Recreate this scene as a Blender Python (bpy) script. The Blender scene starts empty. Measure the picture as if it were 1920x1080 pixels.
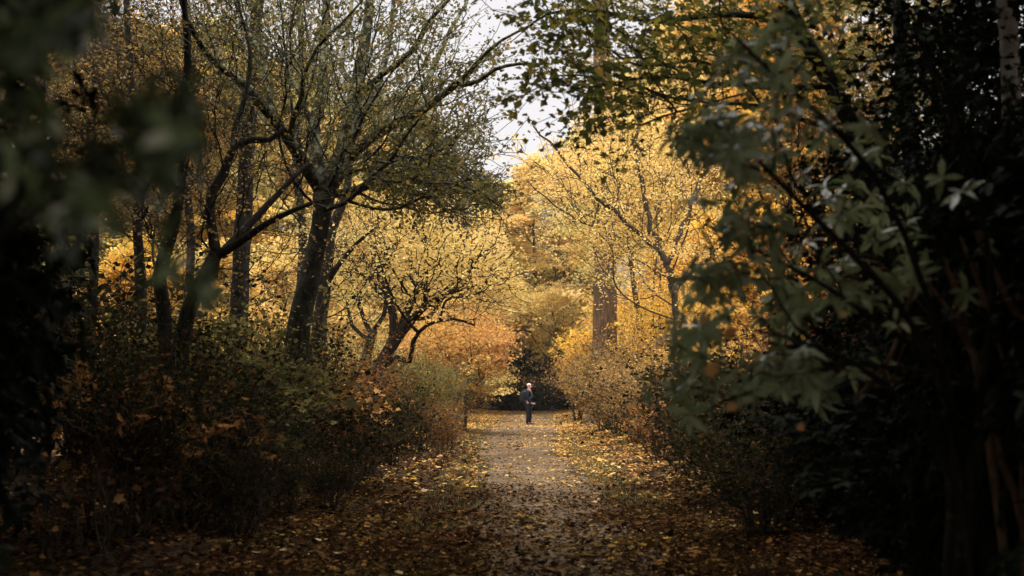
import bpy, math
import numpy as np

C = bpy.context.scene.collection
scene = bpy.context.scene
F = 2667.0                       # focal length in pixels of the 1920 px wide frame (50 mm lens)
CAM_Z = 1.6
PITCH = math.atan(187 / F)
CP, SP = math.cos(PITCH), math.sin(PITCH)

# ---------------------------------------------------------------- camera
cam_d = bpy.data.cameras.new("camera")
cam = bpy.data.objects.new("camera", cam_d)
C.objects.link(cam)
cam.location = (0, 0, CAM_Z)
cam.rotation_euler = (math.pi / 2 + PITCH, 0, 0)
cam_d.sensor_width = 36.0
cam_d.lens = 50.0
cam_d.clip_start = 0.05
cam_d.clip_end = 2000
cam_d.dof.use_dof = True
cam_d.dof.focus_distance = 30.0
cam_d.dof.aperture_fstop = 1.9
cam_d.dof.aperture_blades = 0
scene.camera = cam

# ---------------------------------------------------------------- sky and sun (overcast)
SUN_EL, SUN_AZ = math.radians(64), math.radians(325)     # azimuth clockwise from +Y: ahead of the camera, a little left
world = bpy.data.worlds.new("World")
scene.world = world
world.use_nodes = True
nt = world.node_tree
nt.nodes.clear()
N = nt.nodes.new
out = N("ShaderNodeOutputWorld"); bg = N("ShaderNodeBackground")
sky = N("ShaderNodeTexSky"); sky.sky_type = 'NISHITA'; sky.sun_disc = False
sky.sun_elevation = SUN_EL; sky.sun_rotation = SUN_AZ
sky.dust_density = 3.0
hs = N("ShaderNodeHueSaturation"); hs.inputs["Saturation"].default_value = 0.25; hs.inputs["Value"].default_value = 1.0
nt.links.new(sky.outputs[0], hs.inputs["Color"])
tc = N("ShaderNodeTexCoord"); sep = N("ShaderNodeSeparateXYZ")
nt.links.new(tc.outputs["Generated"], sep.inputs[0])
rmp = N("ShaderNodeMapRange")
rmp.inputs["From Min"].default_value = 0.27; rmp.inputs["From Max"].default_value = 1.0
rmp.inputs["To Min"].default_value = 4.1; rmp.inputs["To Max"].default_value = 40.0     # bright zenith of an overcast sky
nt.links.new(sep.outputs[2], rmp.inputs["Value"])
cl = N("ShaderNodeTexNoise"); cl.inputs["Scale"].default_value = 3.0; cl.inputs["Detail"].default_value = 4
clr = N("ShaderNodeMapRange"); clr.inputs["To Min"].default_value = 0.85; clr.inputs["To Max"].default_value = 1.15
nt.links.new(cl.outputs["Fac"], clr.inputs["Value"])
mm = N("ShaderNodeMath"); mm.operation = 'MULTIPLY'
nt.links.new(rmp.outputs[0], mm.inputs[0]); nt.links.new(clr.outputs[0], mm.inputs[1])
grey = N("ShaderNodeVectorMath"); grey.operation = 'SCALE'; grey.inputs[0].default_value = (1.0, 0.962, 0.985)
nt.links.new(mm.outputs[0], grey.inputs["Scale"])
mix = N("ShaderNodeMix"); mix.data_type = 'RGBA'; mix.inputs[0].default_value = 0.85
nt.links.new(hs.outputs[0], mix.inputs[6]); nt.links.new(grey.outputs[0], mix.inputs[7])
nt.links.new(mix.outputs[2], bg.inputs[0])
bg.inputs[1].default_value = 0.12
nt.links.new(bg.outputs[0], out.inputs[0])

sun_d = bpy.data.lights.new("sun", 'SUN')
sun_d.energy = 0.8; sun_d.angle = math.radians(40); sun_d.color = (1.0, 0.94, 0.84)
sun = bpy.data.objects.new("sun", sun_d); C.objects.link(sun)
sun.rotation_euler = (math.pi / 2 - SUN_EL, 0, math.pi - SUN_AZ)

scene.view_settings.view_transform = 'Standard'
scene.view_settings.look = 'None'
scene.view_settings.exposure = 0.87
scene.view_settings.gamma = 1.0
cy = scene.cycles
cy.use_denoising = True
try: cy.denoiser = 'OPENIMAGEDENOISE'
except Exception: pass
cy.max_bounces = 5; cy.diffuse_bounces = 3; cy.glossy_bounces = 2
cy.transmission_bounces = 3; cy.transparent_max_bounces = 4
cy.caustics_reflective = False; cy.caustics_refractive = False
cy.sample_clamp_indirect = 4.0

# ---------------------------------------------------------------- helpers
def at(px, py, Y):
    dx, dy = px - 960.0, 540.0 - py
    vy, vz = F * CP - dy * SP, F * SP + dy * CP
    s = Y / vy
    return np.array([dx * s, Y, CAM_Z + vz * s])

def gz(x, y):
    """ground height"""
    x = np.asarray(x, float); y = np.asarray(y, float)
    a = np.abs(x - 0.45)
    bank = 0.30 * np.clip((a - 1.5) / 2.5, 0, 1) ** 1.3 * np.clip((y - 5) / 20, 0.4, 1) * np.clip((110 - y) / 25, 0, 1)
    n = 0.045 * np.sin(x * 1.7 + 0.6 * y) * np.sin(y * 0.9 + 1.3) + 0.02 * np.sin(3.1 * x - 1.9 * y)
    return bank + n * np.clip((a - 0.9) / 1.5, 0, 1) + 0.02 * np.sin(y * 0.35)

def tag(o, label=None, cat=None, group=None, kind=None):
    if label: o["label"] = label
    if cat: o["category"] = cat
    if group: o["group"] = group
    if kind: o["kind"] = kind
    return o

def thing(name, label, cat, loc=(0, 0, 0), group=None):
    o = bpy.data.objects.new(name, None); C.objects.link(o)
    o.location = [float(v) for v in loc]; o.empty_display_size = 0.3
    return tag(o, label, cat, group)

def raw_mesh(name, V, faces_list, mat, parent=None, tone=None, smooth=False):
    """faces_list: list of (nf,k) int arrays; tone: per-face float array in the same order"""
    me = bpy.data.meshes.new(name)
    V = np.ascontiguousarray(V, dtype=np.float32)
    me.vertices.add(len(V)); me.vertices.foreach_set("co", V.ravel())
    fl = [f for f in faces_list if len(f)]
    loops = np.concatenate([f.ravel() for f in fl]).astype(np.int32)
    tot = np.concatenate([np.full(len(f), f.shape[1], np.int32) for f in fl])
    start = np.concatenate([[0], np.cumsum(tot)[:-1]]).astype(np.int32)
    me.loops.add(len(loops)); me.loops.foreach_set("vertex_index", loops)
    me.polygons.add(len(tot)); me.polygons.foreach_set("loop_start", start)
    me.polygons.foreach_set("loop_total", tot)
    me.update(calc_edges=True)
    if tone is not None:
        at_ = me.attributes.new("tone", 'FLOAT', 'FACE')
        at_.data.foreach_set("value", np.ascontiguousarray(tone, dtype=np.float32))
    if smooth: me.polygons.foreach_set("use_smooth", np.ones(len(tot), bool))
    me.materials.append(mat)
    o = bpy.data.objects.new(name, me); C.objects.link(o)
    if parent is not None: o.parent = parent
    return o

def copy_tree(root, loc, rotz=0.0, scale=(1, 1, 1), label=None, cat=None, group=None, mats=None, name=None):
    r = root.copy(); C.objects.link(r)
    if name: r.name = name
    r.location = [float(v) for v in loc]; r.rotation_euler = (0, 0, rotz); r.scale = scale
    if label: r["label"] = label
    if cat: r["category"] = cat
    if group: r["group"] = group
    for ch in root.children:
        c = ch.copy(); C.objects.link(c); c.parent = r
        key = ch.name.split('.')[0]
        if mats and key in mats:
            c.material_slots[0].link = 'OBJECT'; c.material_slots[0].material = mats[key]
    return r

# ---------------------------------------------------------------- materials
def ramp_mat(name, cols, trans=0.35, gloss=0.0, rough=0.45, vary=0.25, spec=0.5):
    m = bpy.data.materials.new(name); m.use_nodes = True
    t = m.node_tree; t.nodes.clear(); n = t.nodes.new; L = t.links.new
    o = n("ShaderNodeOutputMaterial")
    a = n("ShaderNodeAttribute"); a.attribute_name = "tone"
    r = n("ShaderNodeValToRGB"); e = r.color_ramp.elements
    for i, (p, c) in enumerate(cols):
        q = e[i] if i < 2 else e.new(p)
        q.position = p; q.color = (*c, 1)
    L(a.outputs["Fac"], r.inputs[0])
    oi = n("ShaderNodeObjectInfo")
    mr = n("ShaderNodeMapRange"); mr.inputs["To Min"].default_value = 1 - vary; mr.inputs["To Max"].default_value = 1 + vary * 0.6
    L(oi.outputs["Random"], mr.inputs["Value"])
    h = n("ShaderNodeHueSaturation"); L(mr.outputs[0], h.inputs["Value"]); L(r.outputs[0], h.inputs["Color"])
    tc = n("ShaderNodeTexCoord"); nz = n("ShaderNodeTexNoise"); nz.inputs["Scale"].default_value = 0.55; nz.inputs["Detail"].default_value = 2
    L(tc.outputs["Object"], nz.inputs["Vector"])
    mr2 = n("ShaderNodeMapRange"); mr2.inputs["From Min"].default_value = 0.3; mr2.inputs["From Max"].default_value = 0.7
    mr2.inputs["To Min"].default_value = 0.485; mr2.inputs["To Max"].default_value = 0.515
    L(nz.outputs["Fac"], mr2.inputs["Value"]); L(mr2.outputs[0], h.inputs["Hue"])
    if gloss:
        d = n("ShaderNodeBsdfPrincipled"); L(h.outputs[0], d.inputs["Base Color"])
        d.inputs["Roughness"].default_value = rough; d.inputs["Specular IOR Level"].default_value = spec
    else:
        d = n("ShaderNodeBsdfDiffuse"); L(h.outputs[0], d.inputs["Color"])
    if trans > 0:
        tr = n("ShaderNodeBsdfTranslucent"); L(h.outputs[0], tr.inputs["Color"])
        mx = n("ShaderNodeMixShader"); mx.inputs[0].default_value = trans
        L(d.outputs[0], mx.inputs[1]); L(tr.outputs[0], mx.inputs[2]); L(mx.outputs[0], o.inputs[0])
    else:
        L(d.outputs[0], o.inputs[0])
    return m

def bark_mat(name, base, dark, patch, amount, scale=6.0, bump=0.6, zs=0.35, lift=None):
    m = bpy.data.materials.new(name); m.use_nodes = True
    t = m.node_tree; t.nodes.clear(); n = t.nodes.new; L = t.links.new
    o = n("ShaderNodeOutputMaterial"); d = n("ShaderNodeBsdfPrincipled"); L(d.outputs[0], o.inputs[0])
    d.inputs["Roughness"].default_value = 0.9; d.inputs["Specular IOR Level"].default_value = 0.15
    tc = n("ShaderNodeTexCoord"); mp = n("ShaderNodeMapping"); mp.inputs["Scale"].default_value = (1, 1, zs)
    L(tc.outputs["Object"], mp.inputs["Vector"])
    a = n("ShaderNodeTexNoise"); a.inputs["Scale"].default_value = scale * 3; a.inputs["Detail"].default_value = 8; a.inputs["Roughness"].default_value = 0.7
    L(mp.outputs[0], a.inputs["Vector"])
    b = n("ShaderNodeTexNoise"); b.inputs["Scale"].default_value = scale; b.inputs["Detail"].default_value = 6; b.inputs["Roughness"].default_value = 0.75
    L(tc.outputs["Object"], b.inputs["Vector"])
    ra = n("ShaderNodeMapRange"); ra.inputs["From Min"].default_value = 0.35; ra.inputs["From Max"].default_value = 0.65; L(a.outputs["Fac"], ra.inputs["Value"])
    m1 = n("ShaderNodeMix"); m1.data_type = 'RGBA'; m1.inputs[6].default_value = (*dark, 1); m1.inputs[7].default_value = (*base, 1)
    L(ra.outputs[0], m1.inputs[0])
    rb = n("ShaderNodeMapRange"); rb.inputs["From Min"].default_value = 0.62 - amount * 0.35; rb.inputs["From Max"].default_value = 0.70 - amount * 0.35
    L(b.outputs["Fac"], rb.inputs["Value"])
    m2 = n("ShaderNodeMix"); m2.data_type = 'RGBA'; m2.inputs[7].default_value = (*patch, 1)
    if lift:      # pale lichen kept to upper limbs; fading it paints the wet, shaded trunk foot
        sx = n("ShaderNodeSeparateXYZ"); L(tc.outputs["Object"], sx.inputs[0])
        lm = n("ShaderNodeMapRange"); lm.inputs["From Min"].default_value = lift[0]; lm.inputs["From Max"].default_value = lift[1]; lm.inputs["To Min"].default_value = 0.12
        L(sx.outputs[2], lm.inputs["Value"])
        mu = n("ShaderNodeMath"); mu.operation = 'MULTIPLY'; L(rb.outputs[0], mu.inputs[0]); L(lm.outputs[0], mu.inputs[1]); L(mu.outputs[0], m2.inputs[0])
    else: L(rb.outputs[0], m2.inputs[0])
    L(m1.outputs[2], m2.inputs[6]); L(m2.outputs[2], d.inputs["Base Color"])
    bp = n("ShaderNodeBump"); bp.inputs["Strength"].default_value = bump; bp.inputs["Distance"].default_value = 0.04
    L(a.outputs["Fac"], bp.inputs["Height"]); L(bp.outputs[0], d.inputs["Normal"])
    return m

def flat_mat(name, col, rough=0.7, nscale=30, amt=0.25):
    m = bpy.data.materials.new(name); m.use_nodes = True
    t = m.node_tree; d = t.nodes["Principled BSDF"]; n = t.nodes.new; L = t.links.new
    nz = n("ShaderNodeTexNoise"); nz.inputs["Scale"].default_value = nscale; nz.inputs["Detail"].default_value = 4
    tc = n("ShaderNodeTexCoord"); L(tc.outputs["Object"], nz.inputs["Vector"])
    mx = n("ShaderNodeMix"); mx.data_type = 'RGBA'
    mx.inputs[6].default_value = (*[c * (1 - amt) for c in col], 1); mx.inputs[7].default_value = (*[min(1, c * (1 + amt)) for c in col], 1)
    L(nz.outputs["Fac"], mx.inputs[0]); L(mx.outputs[2], d.inputs["Base Color"])
    d.inputs["Roughness"].default_value = rough; d.inputs["Specular IOR Level"].default_value = 0.3
    return m

YEL = ramp_mat("yellow_leaf", [(0, (0.40, 0.25, 0.065)), (0.25, (0.58, 0.38, 0.10)), (0.6, (0.68, 0.475, 0.145)), (0.92, (0.75, 0.57, 0.235)), (1.0, (0.45, 0.38, 0.13))], 0.48, vary=0.15)
YELG = ramp_mat("yellow_green_leaf", [(0, (0.17, 0.15, 0.05)), (0.4, (0.42, 0.35, 0.11)), (0.75, (0.64, 0.51, 0.18)), (1.0, (0.76, 0.60, 0.24))], 0.45)
OLIVE = ramp_mat("olive_leaf", [(0, (0.07, 0.07, 0.025)), (0.5, (0.17, 0.155, 0.05)), (0.85, (0.30, 0.22, 0.06)), (1.0, (0.46, 0.30, 0.07))], 0.35)
ORG = ramp_mat("orange_leaf", [(0, (0.28, 0.12, 0.032)), (0.4, (0.52, 0.27, 0.075)), (0.75, (0.63, 0.36, 0.11)), (1.0, (0.72, 0.48, 0.18))], 0.45)
GOLD = ramp_mat("golden_leaf", [(0, (0.36, 0.18, 0.03)), (0.4, (0.66, 0.38, 0.06)), (0.8, (0.78, 0.50, 0.10)), (1.0, (0.8, 0.60, 0.2))], 0.42)
PALE = ramp_mat("pale_leaf", [(0, (0.30, 0.26, 0.17)), (0.5, (0.50, 0.44, 0.30)), (1.0, (0.66, 0.60, 0.45))], 0.3)
BRN = ramp_mat("brown_leaf", [(0, (0.09, 0.055, 0.022)), (0.35, (0.22, 0.135, 0.05)), (0.75, (0.38, 0.24, 0.08)), (0.93, (0.52, 0.31, 0.08)), (1.0, (0.36, 0.32, 0.10))], 0.35)
RUST = ramp_mat("rust_leaf", [(0, (0.08, 0.036, 0.014)), (0.4, (0.21, 0.10, 0.035)), (0.8, (0.40, 0.20, 0.055)), (1.0, (0.60, 0.33, 0.08))], 0.35)
DUSK = ramp_mat("shaded_shrub_leaf", [(0, (0.010, 0.012, 0.005)), (0.55, (0.026, 0.026, 0.010)), (0.8, (0.06, 0.038, 0.014)), (0.93, (0.18, 0.085, 0.022)), (1.0, (0.40, 0.20, 0.05))], 0.2)  # near-black tones put the thicket's shade into the leaf colour
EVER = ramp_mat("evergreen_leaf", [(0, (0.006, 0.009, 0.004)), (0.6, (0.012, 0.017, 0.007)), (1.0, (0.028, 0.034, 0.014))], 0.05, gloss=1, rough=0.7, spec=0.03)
RHODO = ramp_mat("lit_rhododendron_leaf", [(0, (0.12, 0.15, 0.055)), (0.6, (0.30, 0.34, 0.16)), (1.0, (0.55, 0.57, 0.35))], 0.30, gloss=1, rough=0.36, vary=0.1, spec=0.5)  # albedo raised to stand in for sky light on the sprays
BLURL = ramp_mat("highlit_green_leaf", [(0, (0.02, 0.028, 0.01)), (0.55, (0.07, 0.095, 0.03)), (0.8, (0.22, 0.28, 0.10)), (0.95, (0.60, 0.60, 0.42)), (1.0, (0.80, 0.76, 0.6))], 0.3, gloss=1, rough=0.45, vary=0.0, spec=0.5)  # palest ramp tones paint highlights onto some leaves
FARG = ramp_mat("far_green_leaf", [(0, (0.018, 0.026, 0.010)), (0.6, (0.04, 0.055, 0.022)), (1.0, (0.12, 0.125, 0.05))], 0.12, gloss=1, rough=0.6, spec=0.15)
OVER = ramp_mat("overhanging_leaf", [(0, (0.05, 0.055, 0.015)), (0.45, (0.11, 0.12, 0.03)), (0.75, (0.25, 0.20, 0.04)), (1.0, (0.60, 0.40, 0.07))], 0.4)
DOLIVE = ramp_mat("dark_olive_leaf", [(0, (0.045, 0.042, 0.016)), (0.5, (0.12, 0.105, 0.036)), (0.85, (0.24, 0.18, 0.05)), (1.0, (0.48, 0.25, 0.055))], 0.3)
DBRN = ramp_mat("shaded_brown_leaf", [(0, (0.03, 0.022, 0.01)), (0.5, (0.085, 0.055, 0.022)), (0.85, (0.17, 0.10, 0.035)), (1.0, (0.40, 0.21, 0.05))], 0.3)  # brown leaf darkened in colour to stand in for shade
MOSSL = ramp_mat("grey_green_leaf", [(0, (0.06, 0.065, 0.04)), (0.6, (0.14, 0.14, 0.085)), (1.0, (0.24, 0.23, 0.14))], 0.25)
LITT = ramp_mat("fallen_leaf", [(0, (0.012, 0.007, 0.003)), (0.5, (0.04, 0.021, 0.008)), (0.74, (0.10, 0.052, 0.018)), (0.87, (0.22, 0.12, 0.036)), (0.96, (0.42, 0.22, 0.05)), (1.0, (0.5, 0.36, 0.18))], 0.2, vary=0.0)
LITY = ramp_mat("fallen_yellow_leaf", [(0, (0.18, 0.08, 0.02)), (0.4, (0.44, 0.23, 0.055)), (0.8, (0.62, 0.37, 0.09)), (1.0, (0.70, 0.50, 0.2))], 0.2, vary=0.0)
GRASS = ramp_mat("grass_blade", [(0, (0.07, 0.065, 0.025)), (0.6, (0.15, 0.14, 0.06)), (1.0, (0.32, 0.27, 0.13))], 0.3, vary=0.0)

B_LICHEN = bark_mat("lichen_bark", (0.032, 0.028, 0.016), (0.008, 0.007, 0.004), (0.20, 0.205, 0.12), 0.40, 7, lift=(3.9, 6.2))
B_DARK = bark_mat("dark_bark", (0.028, 0.022, 0.013), (0.008, 0.006, 0.004), (0.06, 0.055, 0.028), 0.12, 6)
B_TWIG = bark_mat("twig_bark", (0.075, 0.055, 0.032), (0.025, 0.018, 0.010), (0.12, 0.10, 0.06), 0.2, 10, 0.2)
B_GREY = bark_mat("grey_bark", (0.24, 0.19, 0.14), (0.10, 0.07, 0.05), (0.34, 0.30, 0.24), 0.25, 5)
B_RED = bark_mat("fissured_red_bark", (0.15, 0.092, 0.046), (0.035, 0.020, 0.009), (0.17, 0.12, 0.065), 0.12, 4, 1.0, 0.12)
B_RUST = bark_mat("rusty_bark", (0.22, 0.12, 0.06), (0.07, 0.035, 0.02), (0.2, 0.16, 0.09), 0.2, 8)
B_PALE = bark_mat("pale_bark", (0.50, 0.44, 0.36), (0.25, 0.20, 0.15), (0.6, 0.55, 0.46), 0.3, 5)

# ---------------------------------------------------------------- leaf templates: axis +X (length 1), width along Y, normal +Z
T_SIMPLE = (np.array([[0, 0, 0], [0.45, 0.38, 0.07], [1, 0, -0.05], [0.5, -0.38, 0.07]]), [np.array([[0, 1, 2], [0, 2, 3]])])
T_OVAL = (np.array([[0, 0, 0], [0.33, 0, 0.0], [0.68, 0, -0.04], [1.0, 0, -0.14],
                    [0.25, 0.12, 0.03], [0.65, 0.15, 0.0], [0.25, -0.12, 0.03], [0.65, -0.15, 0.0]]),
          [np.array([[0, 1, 4], [2, 3, 5], [0, 6, 1], [2, 7, 3]]), np.array([[1, 2, 5, 4], [1, 6, 7, 2]])])
_m = [(0, 0), (0.12, 0.30), (0.02, 0.52), (0.34, 0.34), (0.62, 0.50), (0.62, 0.20), (1.0, 0.0), (0.62, -0.20), (0.62, -0.50), (0.34, -0.34), (0.02, -0.52), (0.12, -0.30)]
_mv = [(x, y, 0.10 * (x - 0.3) ** 2 + 0.25 * y * y) for x, y in _m] + [(0.35, 0, -0.03)]
T_MAPLE = (np.array(_mv), [np.array([[12, i, (i + 1) % 12][::-1] for i in range(12)])])
T_BLADE = (np.array([[0, 0.05, 0], [0, -0.05, 0], [0.6, 0.03, 0.02], [0.6, -0.03, 0.02], [1, 0, -0.12]]), [np.array([[0, 1, 3], [0, 3, 2], [2, 3, 4]])])

def norm(a):
    return a / np.maximum(np.linalg.norm(a, axis=-1, keepdims=True), 1e-9)

def leaf_geo(pos, axis, nrm, size, tmpl, rng, tone, width=1.0):
    tv, tf = tmpl
    n = len(pos); k = len(tv)
    X = norm(axis); Z = norm(nrm - (nrm * X).sum(1, keepdims=True) * X); Y = np.cross(Z, X)
    size = np.broadcast_to(np.asarray(size, float), (n,))[:, None, None]
    t = tv[None] * np.array([1, width, 1.0])
    curl = rng.uniform(0.3, 1.8, n)[:, None]
    V = pos[:, None, :] + size * (t[..., 0:1] * X[:, None] + t[..., 1:2] * Y[:, None] + (t[..., 2] * curl)[..., None] * Z[:, None])
    off = (np.arange(n) * k)[:, None, None]
    faces = [(f[None] + off).reshape(-1, f.shape[1]) for f in tf]
    tn = np.concatenate([np.repeat(tone, len(f)) for f in tf])
    return V.reshape(-1, 3), faces, tn

def rand_dir(rng, n):
    return norm(rng.normal(size=(n, 3)))

def leaf_mesh(name, anchors, per, spread, size, mat, parent, rng, tmpl=T_SIMPLE, flat=0.5, droop=0.2, upness=1.0, tone_bias=0.0, clump=0.5, width=1.0):
    n = len(anchors) * per
    base = np.repeat(anchors, per, axis=0)
    pos = base + rng.normal(size=(n, 3)) * spread * np.array([1, 1, flat])
    ax = rng.normal(size=(n, 3)); ax[:, 2] = ax[:, 2] * 0.4 - droop
    nr = rng.normal(size=(n, 3)) * 0.6; nr[:, 2] += upness
    size = size * rng.uniform(0.7, 1.25, len(anchors))[:, None].repeat(per, 1).ravel()
    ct = np.repeat(rng.random(len(anchors)), per)
    tone = np.clip(clump * ct + (1 - clump) * rng.random(n) + rng.normal(0, 0.05, n) + tone_bias, 0, 1)
    V, f, t = leaf_geo(pos, ax, nr, size * rng.uniform(0.6, 1.25, n), tmpl, rng, tone, width)
    return raw_mesh(name, V, f, mat, parent, t)

# ---------------------------------------------------------------- trunks and branches
def frames(T):
    m = np.abs(T.mean(0)); ref = np.zeros(3); ref[int(np.argmin(m))] = 1
    U = norm(np.cross(T, ref)); W = np.cross(T, U)
    return U, W

def tube(pts, rad, sides, rng=None, lump=0.0):
    P = np.asarray(pts, float); R = np.asarray(rad, float)
    T = norm(np.gradient(P, axis=0)); U, W = frames(T)
    a = np.arange(sides) * 2 * math.pi / sides
    rr = R[:, None] * np.ones((1, sides))
    if lump and rng is not None:
        s = np.arange(len(P))[:, None]
        rr = rr * (1 + lump * (np.sin(a[None] * 2 + s * 0.9 + rng.random() * 6) * 0.5 + np.sin(a[None] * 3 - s * 0.55 + rng.random() * 6) * 0.4
                               + rng.normal(0, 0.35, rr.shape)))
    V = P[:, None] + rr[..., None] * (np.cos(a)[None, :, None] * U[:, None] + np.sin(a)[None, :, None] * W[:, None])
    n = len(P)
    i = np.arange(n - 1)[:, None] * sides; j = np.arange(sides)[None]; j2 = (j + 1) % sides
    F4 = np.stack([i + j, i + j2, i + sides + j2, i + sides + j], -1).reshape(-1, 4)
    V = np.concatenate([V.reshape(-1, 3), P[-1:] + T[-1:] * R[-1]])
    tip = np.stack([(n - 1) * sides + j[0], (n - 1) * sides + j2[0], np.full(sides, n * sides)], -1)
    return V, F4, tip

def catmull(P, R, sub):
    P = np.asarray(P, float); R = np.asarray(R, float)
    if len(P) < 3 or sub < 2: return P, R
    Q = np.vstack([2 * P[0] - P[1], P, 2 * P[-1] - P[-2]])
    outp, outr = [], []
    for i in range(len(P) - 1):
        for k in range(sub):
            t = k / sub
            a, b, c, d = Q[i], Q[i + 1], Q[i + 2], Q[i + 3]
            outp.append(0.5 * (2 * b + (c - a) * t + (2 * a - 5 * b + 4 * c - d) * t * t + (3 * b - a - 3 * c + d) * t ** 3))
            outr.append(R[i] * (1 - t) + R[i + 1] * t)
    outp.append(P[-1]); outr.append(R[-1])
    return np.array(outp), np.array(outr)

class Wood:
    def __init__(s): s.V = []; s.Q = []; s.T = []; s.n = 0
    def add(s, V, Q, T=None):
        s.V.append(V)
        if Q is not None and len(Q): s.Q.append(Q + s.n)
        if T is not None and len(T): s.T.append(T + s.n)
        s.n += len(V)
    def build(s, name, mat, parent):
        fl = []
        if s.Q: fl.append(np.concatenate(s.Q))
        if s.T: fl.append(np.concatenate(s.T))
        return raw_mesh(name, np.concatenate(s.V), fl, mat, parent, smooth=True)

def grow(guides, targets, rng, bf=0.5, r_tip=0.006, r_root=None, thick=0.02, smooth_it=2, wob=0.0, lump=0.10, gamma=0.5, attach_from=0.0):
    """guides: list of (pts, radii, parent_guide or None). Joins every target to the guides by a balanced spanning tree.
    returns Wood, positions of the thin end nodes, directions there"""
    P, par, rad, plen, ok = [], [], [], [], []
    gi_nodes = []
    for g, (pts, radii, pg) in enumerate(guides):
        pts = np.asarray(pts, float)
        L = np.linalg.norm(np.diff(pts, axis=0), axis=1).sum()
        sub = max(1, int(L / max(len(pts) - 1, 1) / 0.35))
        if len(pts) >= 3: Q, R = catmull(pts, radii, max(2, sub))
        else:
            tt = np.linspace(0, 1, max(3, sub * 2))[:, None]; Q = pts[0] * (1 - tt) + pts[-1] * tt; R = np.linspace(radii[0], radii[-1], len(tt))
        if wob: Q[1:-1] += rng.normal(0, wob, (len(Q) - 2, 3))
        ids = []
        for i, (q, r) in enumerate(zip(Q, R)):
            if i == 0:
                if pg is None: p_, pl = -1, 0.0
                else:
                    c = np.array(gi_nodes[pg]); d = np.linalg.norm(np.array([P[k] for k in c]) - q, axis=1); p_ = int(c[int(np.argmin(d))]); pl = plen[p_] + float(d.min())
            else:
                p_ = ids[-1]; pl = plen[p_] + float(np.linalg.norm(q - P[p_]))
            P.append(q); par.append(p_); rad.append(float(r)); plen.append(pl); ok.append(pl >= attach_from)
            ids.append(len(P) - 1)
        gi_nodes.append(ids)
    nf = len(P)
    Pt = np.array(P); PL = np.array(plen); OK = np.array(ok)
    Tg = np.asarray(targets, float); M = len(Tg)
    allP = np.vstack([Pt, Tg]); PLA = np.concatenate([PL, np.zeros(M)]); parA = np.concatenate([np.array(par), np.full(M, -1)])
    best = np.full(M, 1e9); bp = np.zeros(M, int)
    for i in range(nf):
        if not OK[i]: continue
        d = np.linalg.norm(Tg - Pt[i], axis=1) + bf * PL[i]
        w = d < best; best[w] = d[w]; bp[w] = i
    order = []
    done = np.zeros(M, bool)
    for _ in range(M):
        k = int(np.argmin(np.where(done, 1e9, best))); done[k] = True
        parA[nf + k] = bp[k]; PLA[nf + k] = PLA[bp[k]] + np.linalg.norm(Tg[k] - allP[bp[k]])
        order.append(nf + k)
        d = np.linalg.norm(Tg - Tg[k], axis=1) + bf * PLA[nf + k]
        w = (d < best) & ~done; best[w] = d[w]; bp[w] = nf + k
    cnt = np.zeros(nf + M); hasc = np.zeros(nf + M, bool)
    for k in order: hasc[parA[k]] = True
    for k in reversed(order):
        if not hasc[k]: cnt[k] += 1
        cnt[parA[k]] += cnt[k]
    heavy = np.full(nf + M, -1)
    for k in order:
        p = parA[k]
        if p >= nf and (heavy[p] < 0 or cnt[k] > cnt[heavy[p]]): heavy[p] = k
    for _ in range(smooth_it):
        newP = allP.copy()
        idx = np.array([k for k in order if heavy[k] >= 0], int)
        if len(idx): newP[idx] = 0.5 * allP[idx] + 0.25 * allP[parA[idx]] + 0.25 * allP[heavy[idx]]
        allP = newP
    R = np.concatenate([np.array(rad), r_tip * np.maximum(cnt[nf:], 1) ** gamma])
    if r_root: R[nf:] = np.minimum(R[nf:], r_root)
    for k in order:
        if parA[k] < nf: R[k] = min(R[k], R[parA[k]] * 0.75)
        else: R[k] = min(R[k], R[parA[k]])
    W = Wood()
    for ids in gi_nodes:
        p0 = parA[ids[0]]
        pts = allP[ids]; rr = R[ids]
        if p0 >= 0: pts = np.vstack([allP[p0], pts]); rr = np.concatenate([[min(R[p0] * 0.8, rr[0] * 1.3)], rr])
        sides = 14 if rr.max() > 0.1 else (9 if rr.max() > 0.04 else 6)
        V, Q, T = tube(pts, rr, sides, rng, lump if rr.max() > 0.03 else 0); W.add(V, Q, T)
    thin = []
    started = np.zeros(nf + M, bool)
    for k in order:
        if started[k]: continue
        if R[k] < thick: thin.append(k); started[k] = True; continue
        ch = [k]; started[k] = True
        while heavy[ch[-1]] >= 0 and R[heavy[ch[-1]]] >= thick * 0.8:
            ch.append(heavy[ch[-1]]); started[ch[-1]] = True
        pts = np.vstack([allP[parA[k]], allP[ch]]); rr = np.concatenate([[R[k] * 1.15], R[ch]])
        pts, rr = catmull(pts, rr, 2)
        V, Q, T = tube(pts, rr, 6, rng, 0.06); W.add(V, Q, T)
    thin = np.array(thin, int)
    if len(thin):
        A = allP[parA[thin]]; B = allP[thin]
        mid = (A + B) / 2 + rng.normal(0, 0.06, A.shape) * np.linalg.norm(B - A, axis=1, keepdims=True)
        ra = np.minimum(R[thin] * 1.25, R[parA[thin]]); rb = R[thin]
        S = 3
        T = norm(B - A); ref = np.where(np.abs(T[:, 2:3]) < 0.8, np.array([[0, 0, 1.0]]), np.array([[1.0, 0, 0]]))
        U = norm(np.cross(T, ref)); Wv = np.cross(T, U)
        rings = []
        for q, r in ((A, ra), (mid, (ra + rb) / 2), (B, rb)):
            for j in range(S):
                a = j * 2 * math.pi / S
                rings.append(q + r[:, None] * (math.cos(a) * U + math.sin(a) * Wv))
        V = np.stack(rings, 1)  # n,9,3
        tq = []
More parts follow.
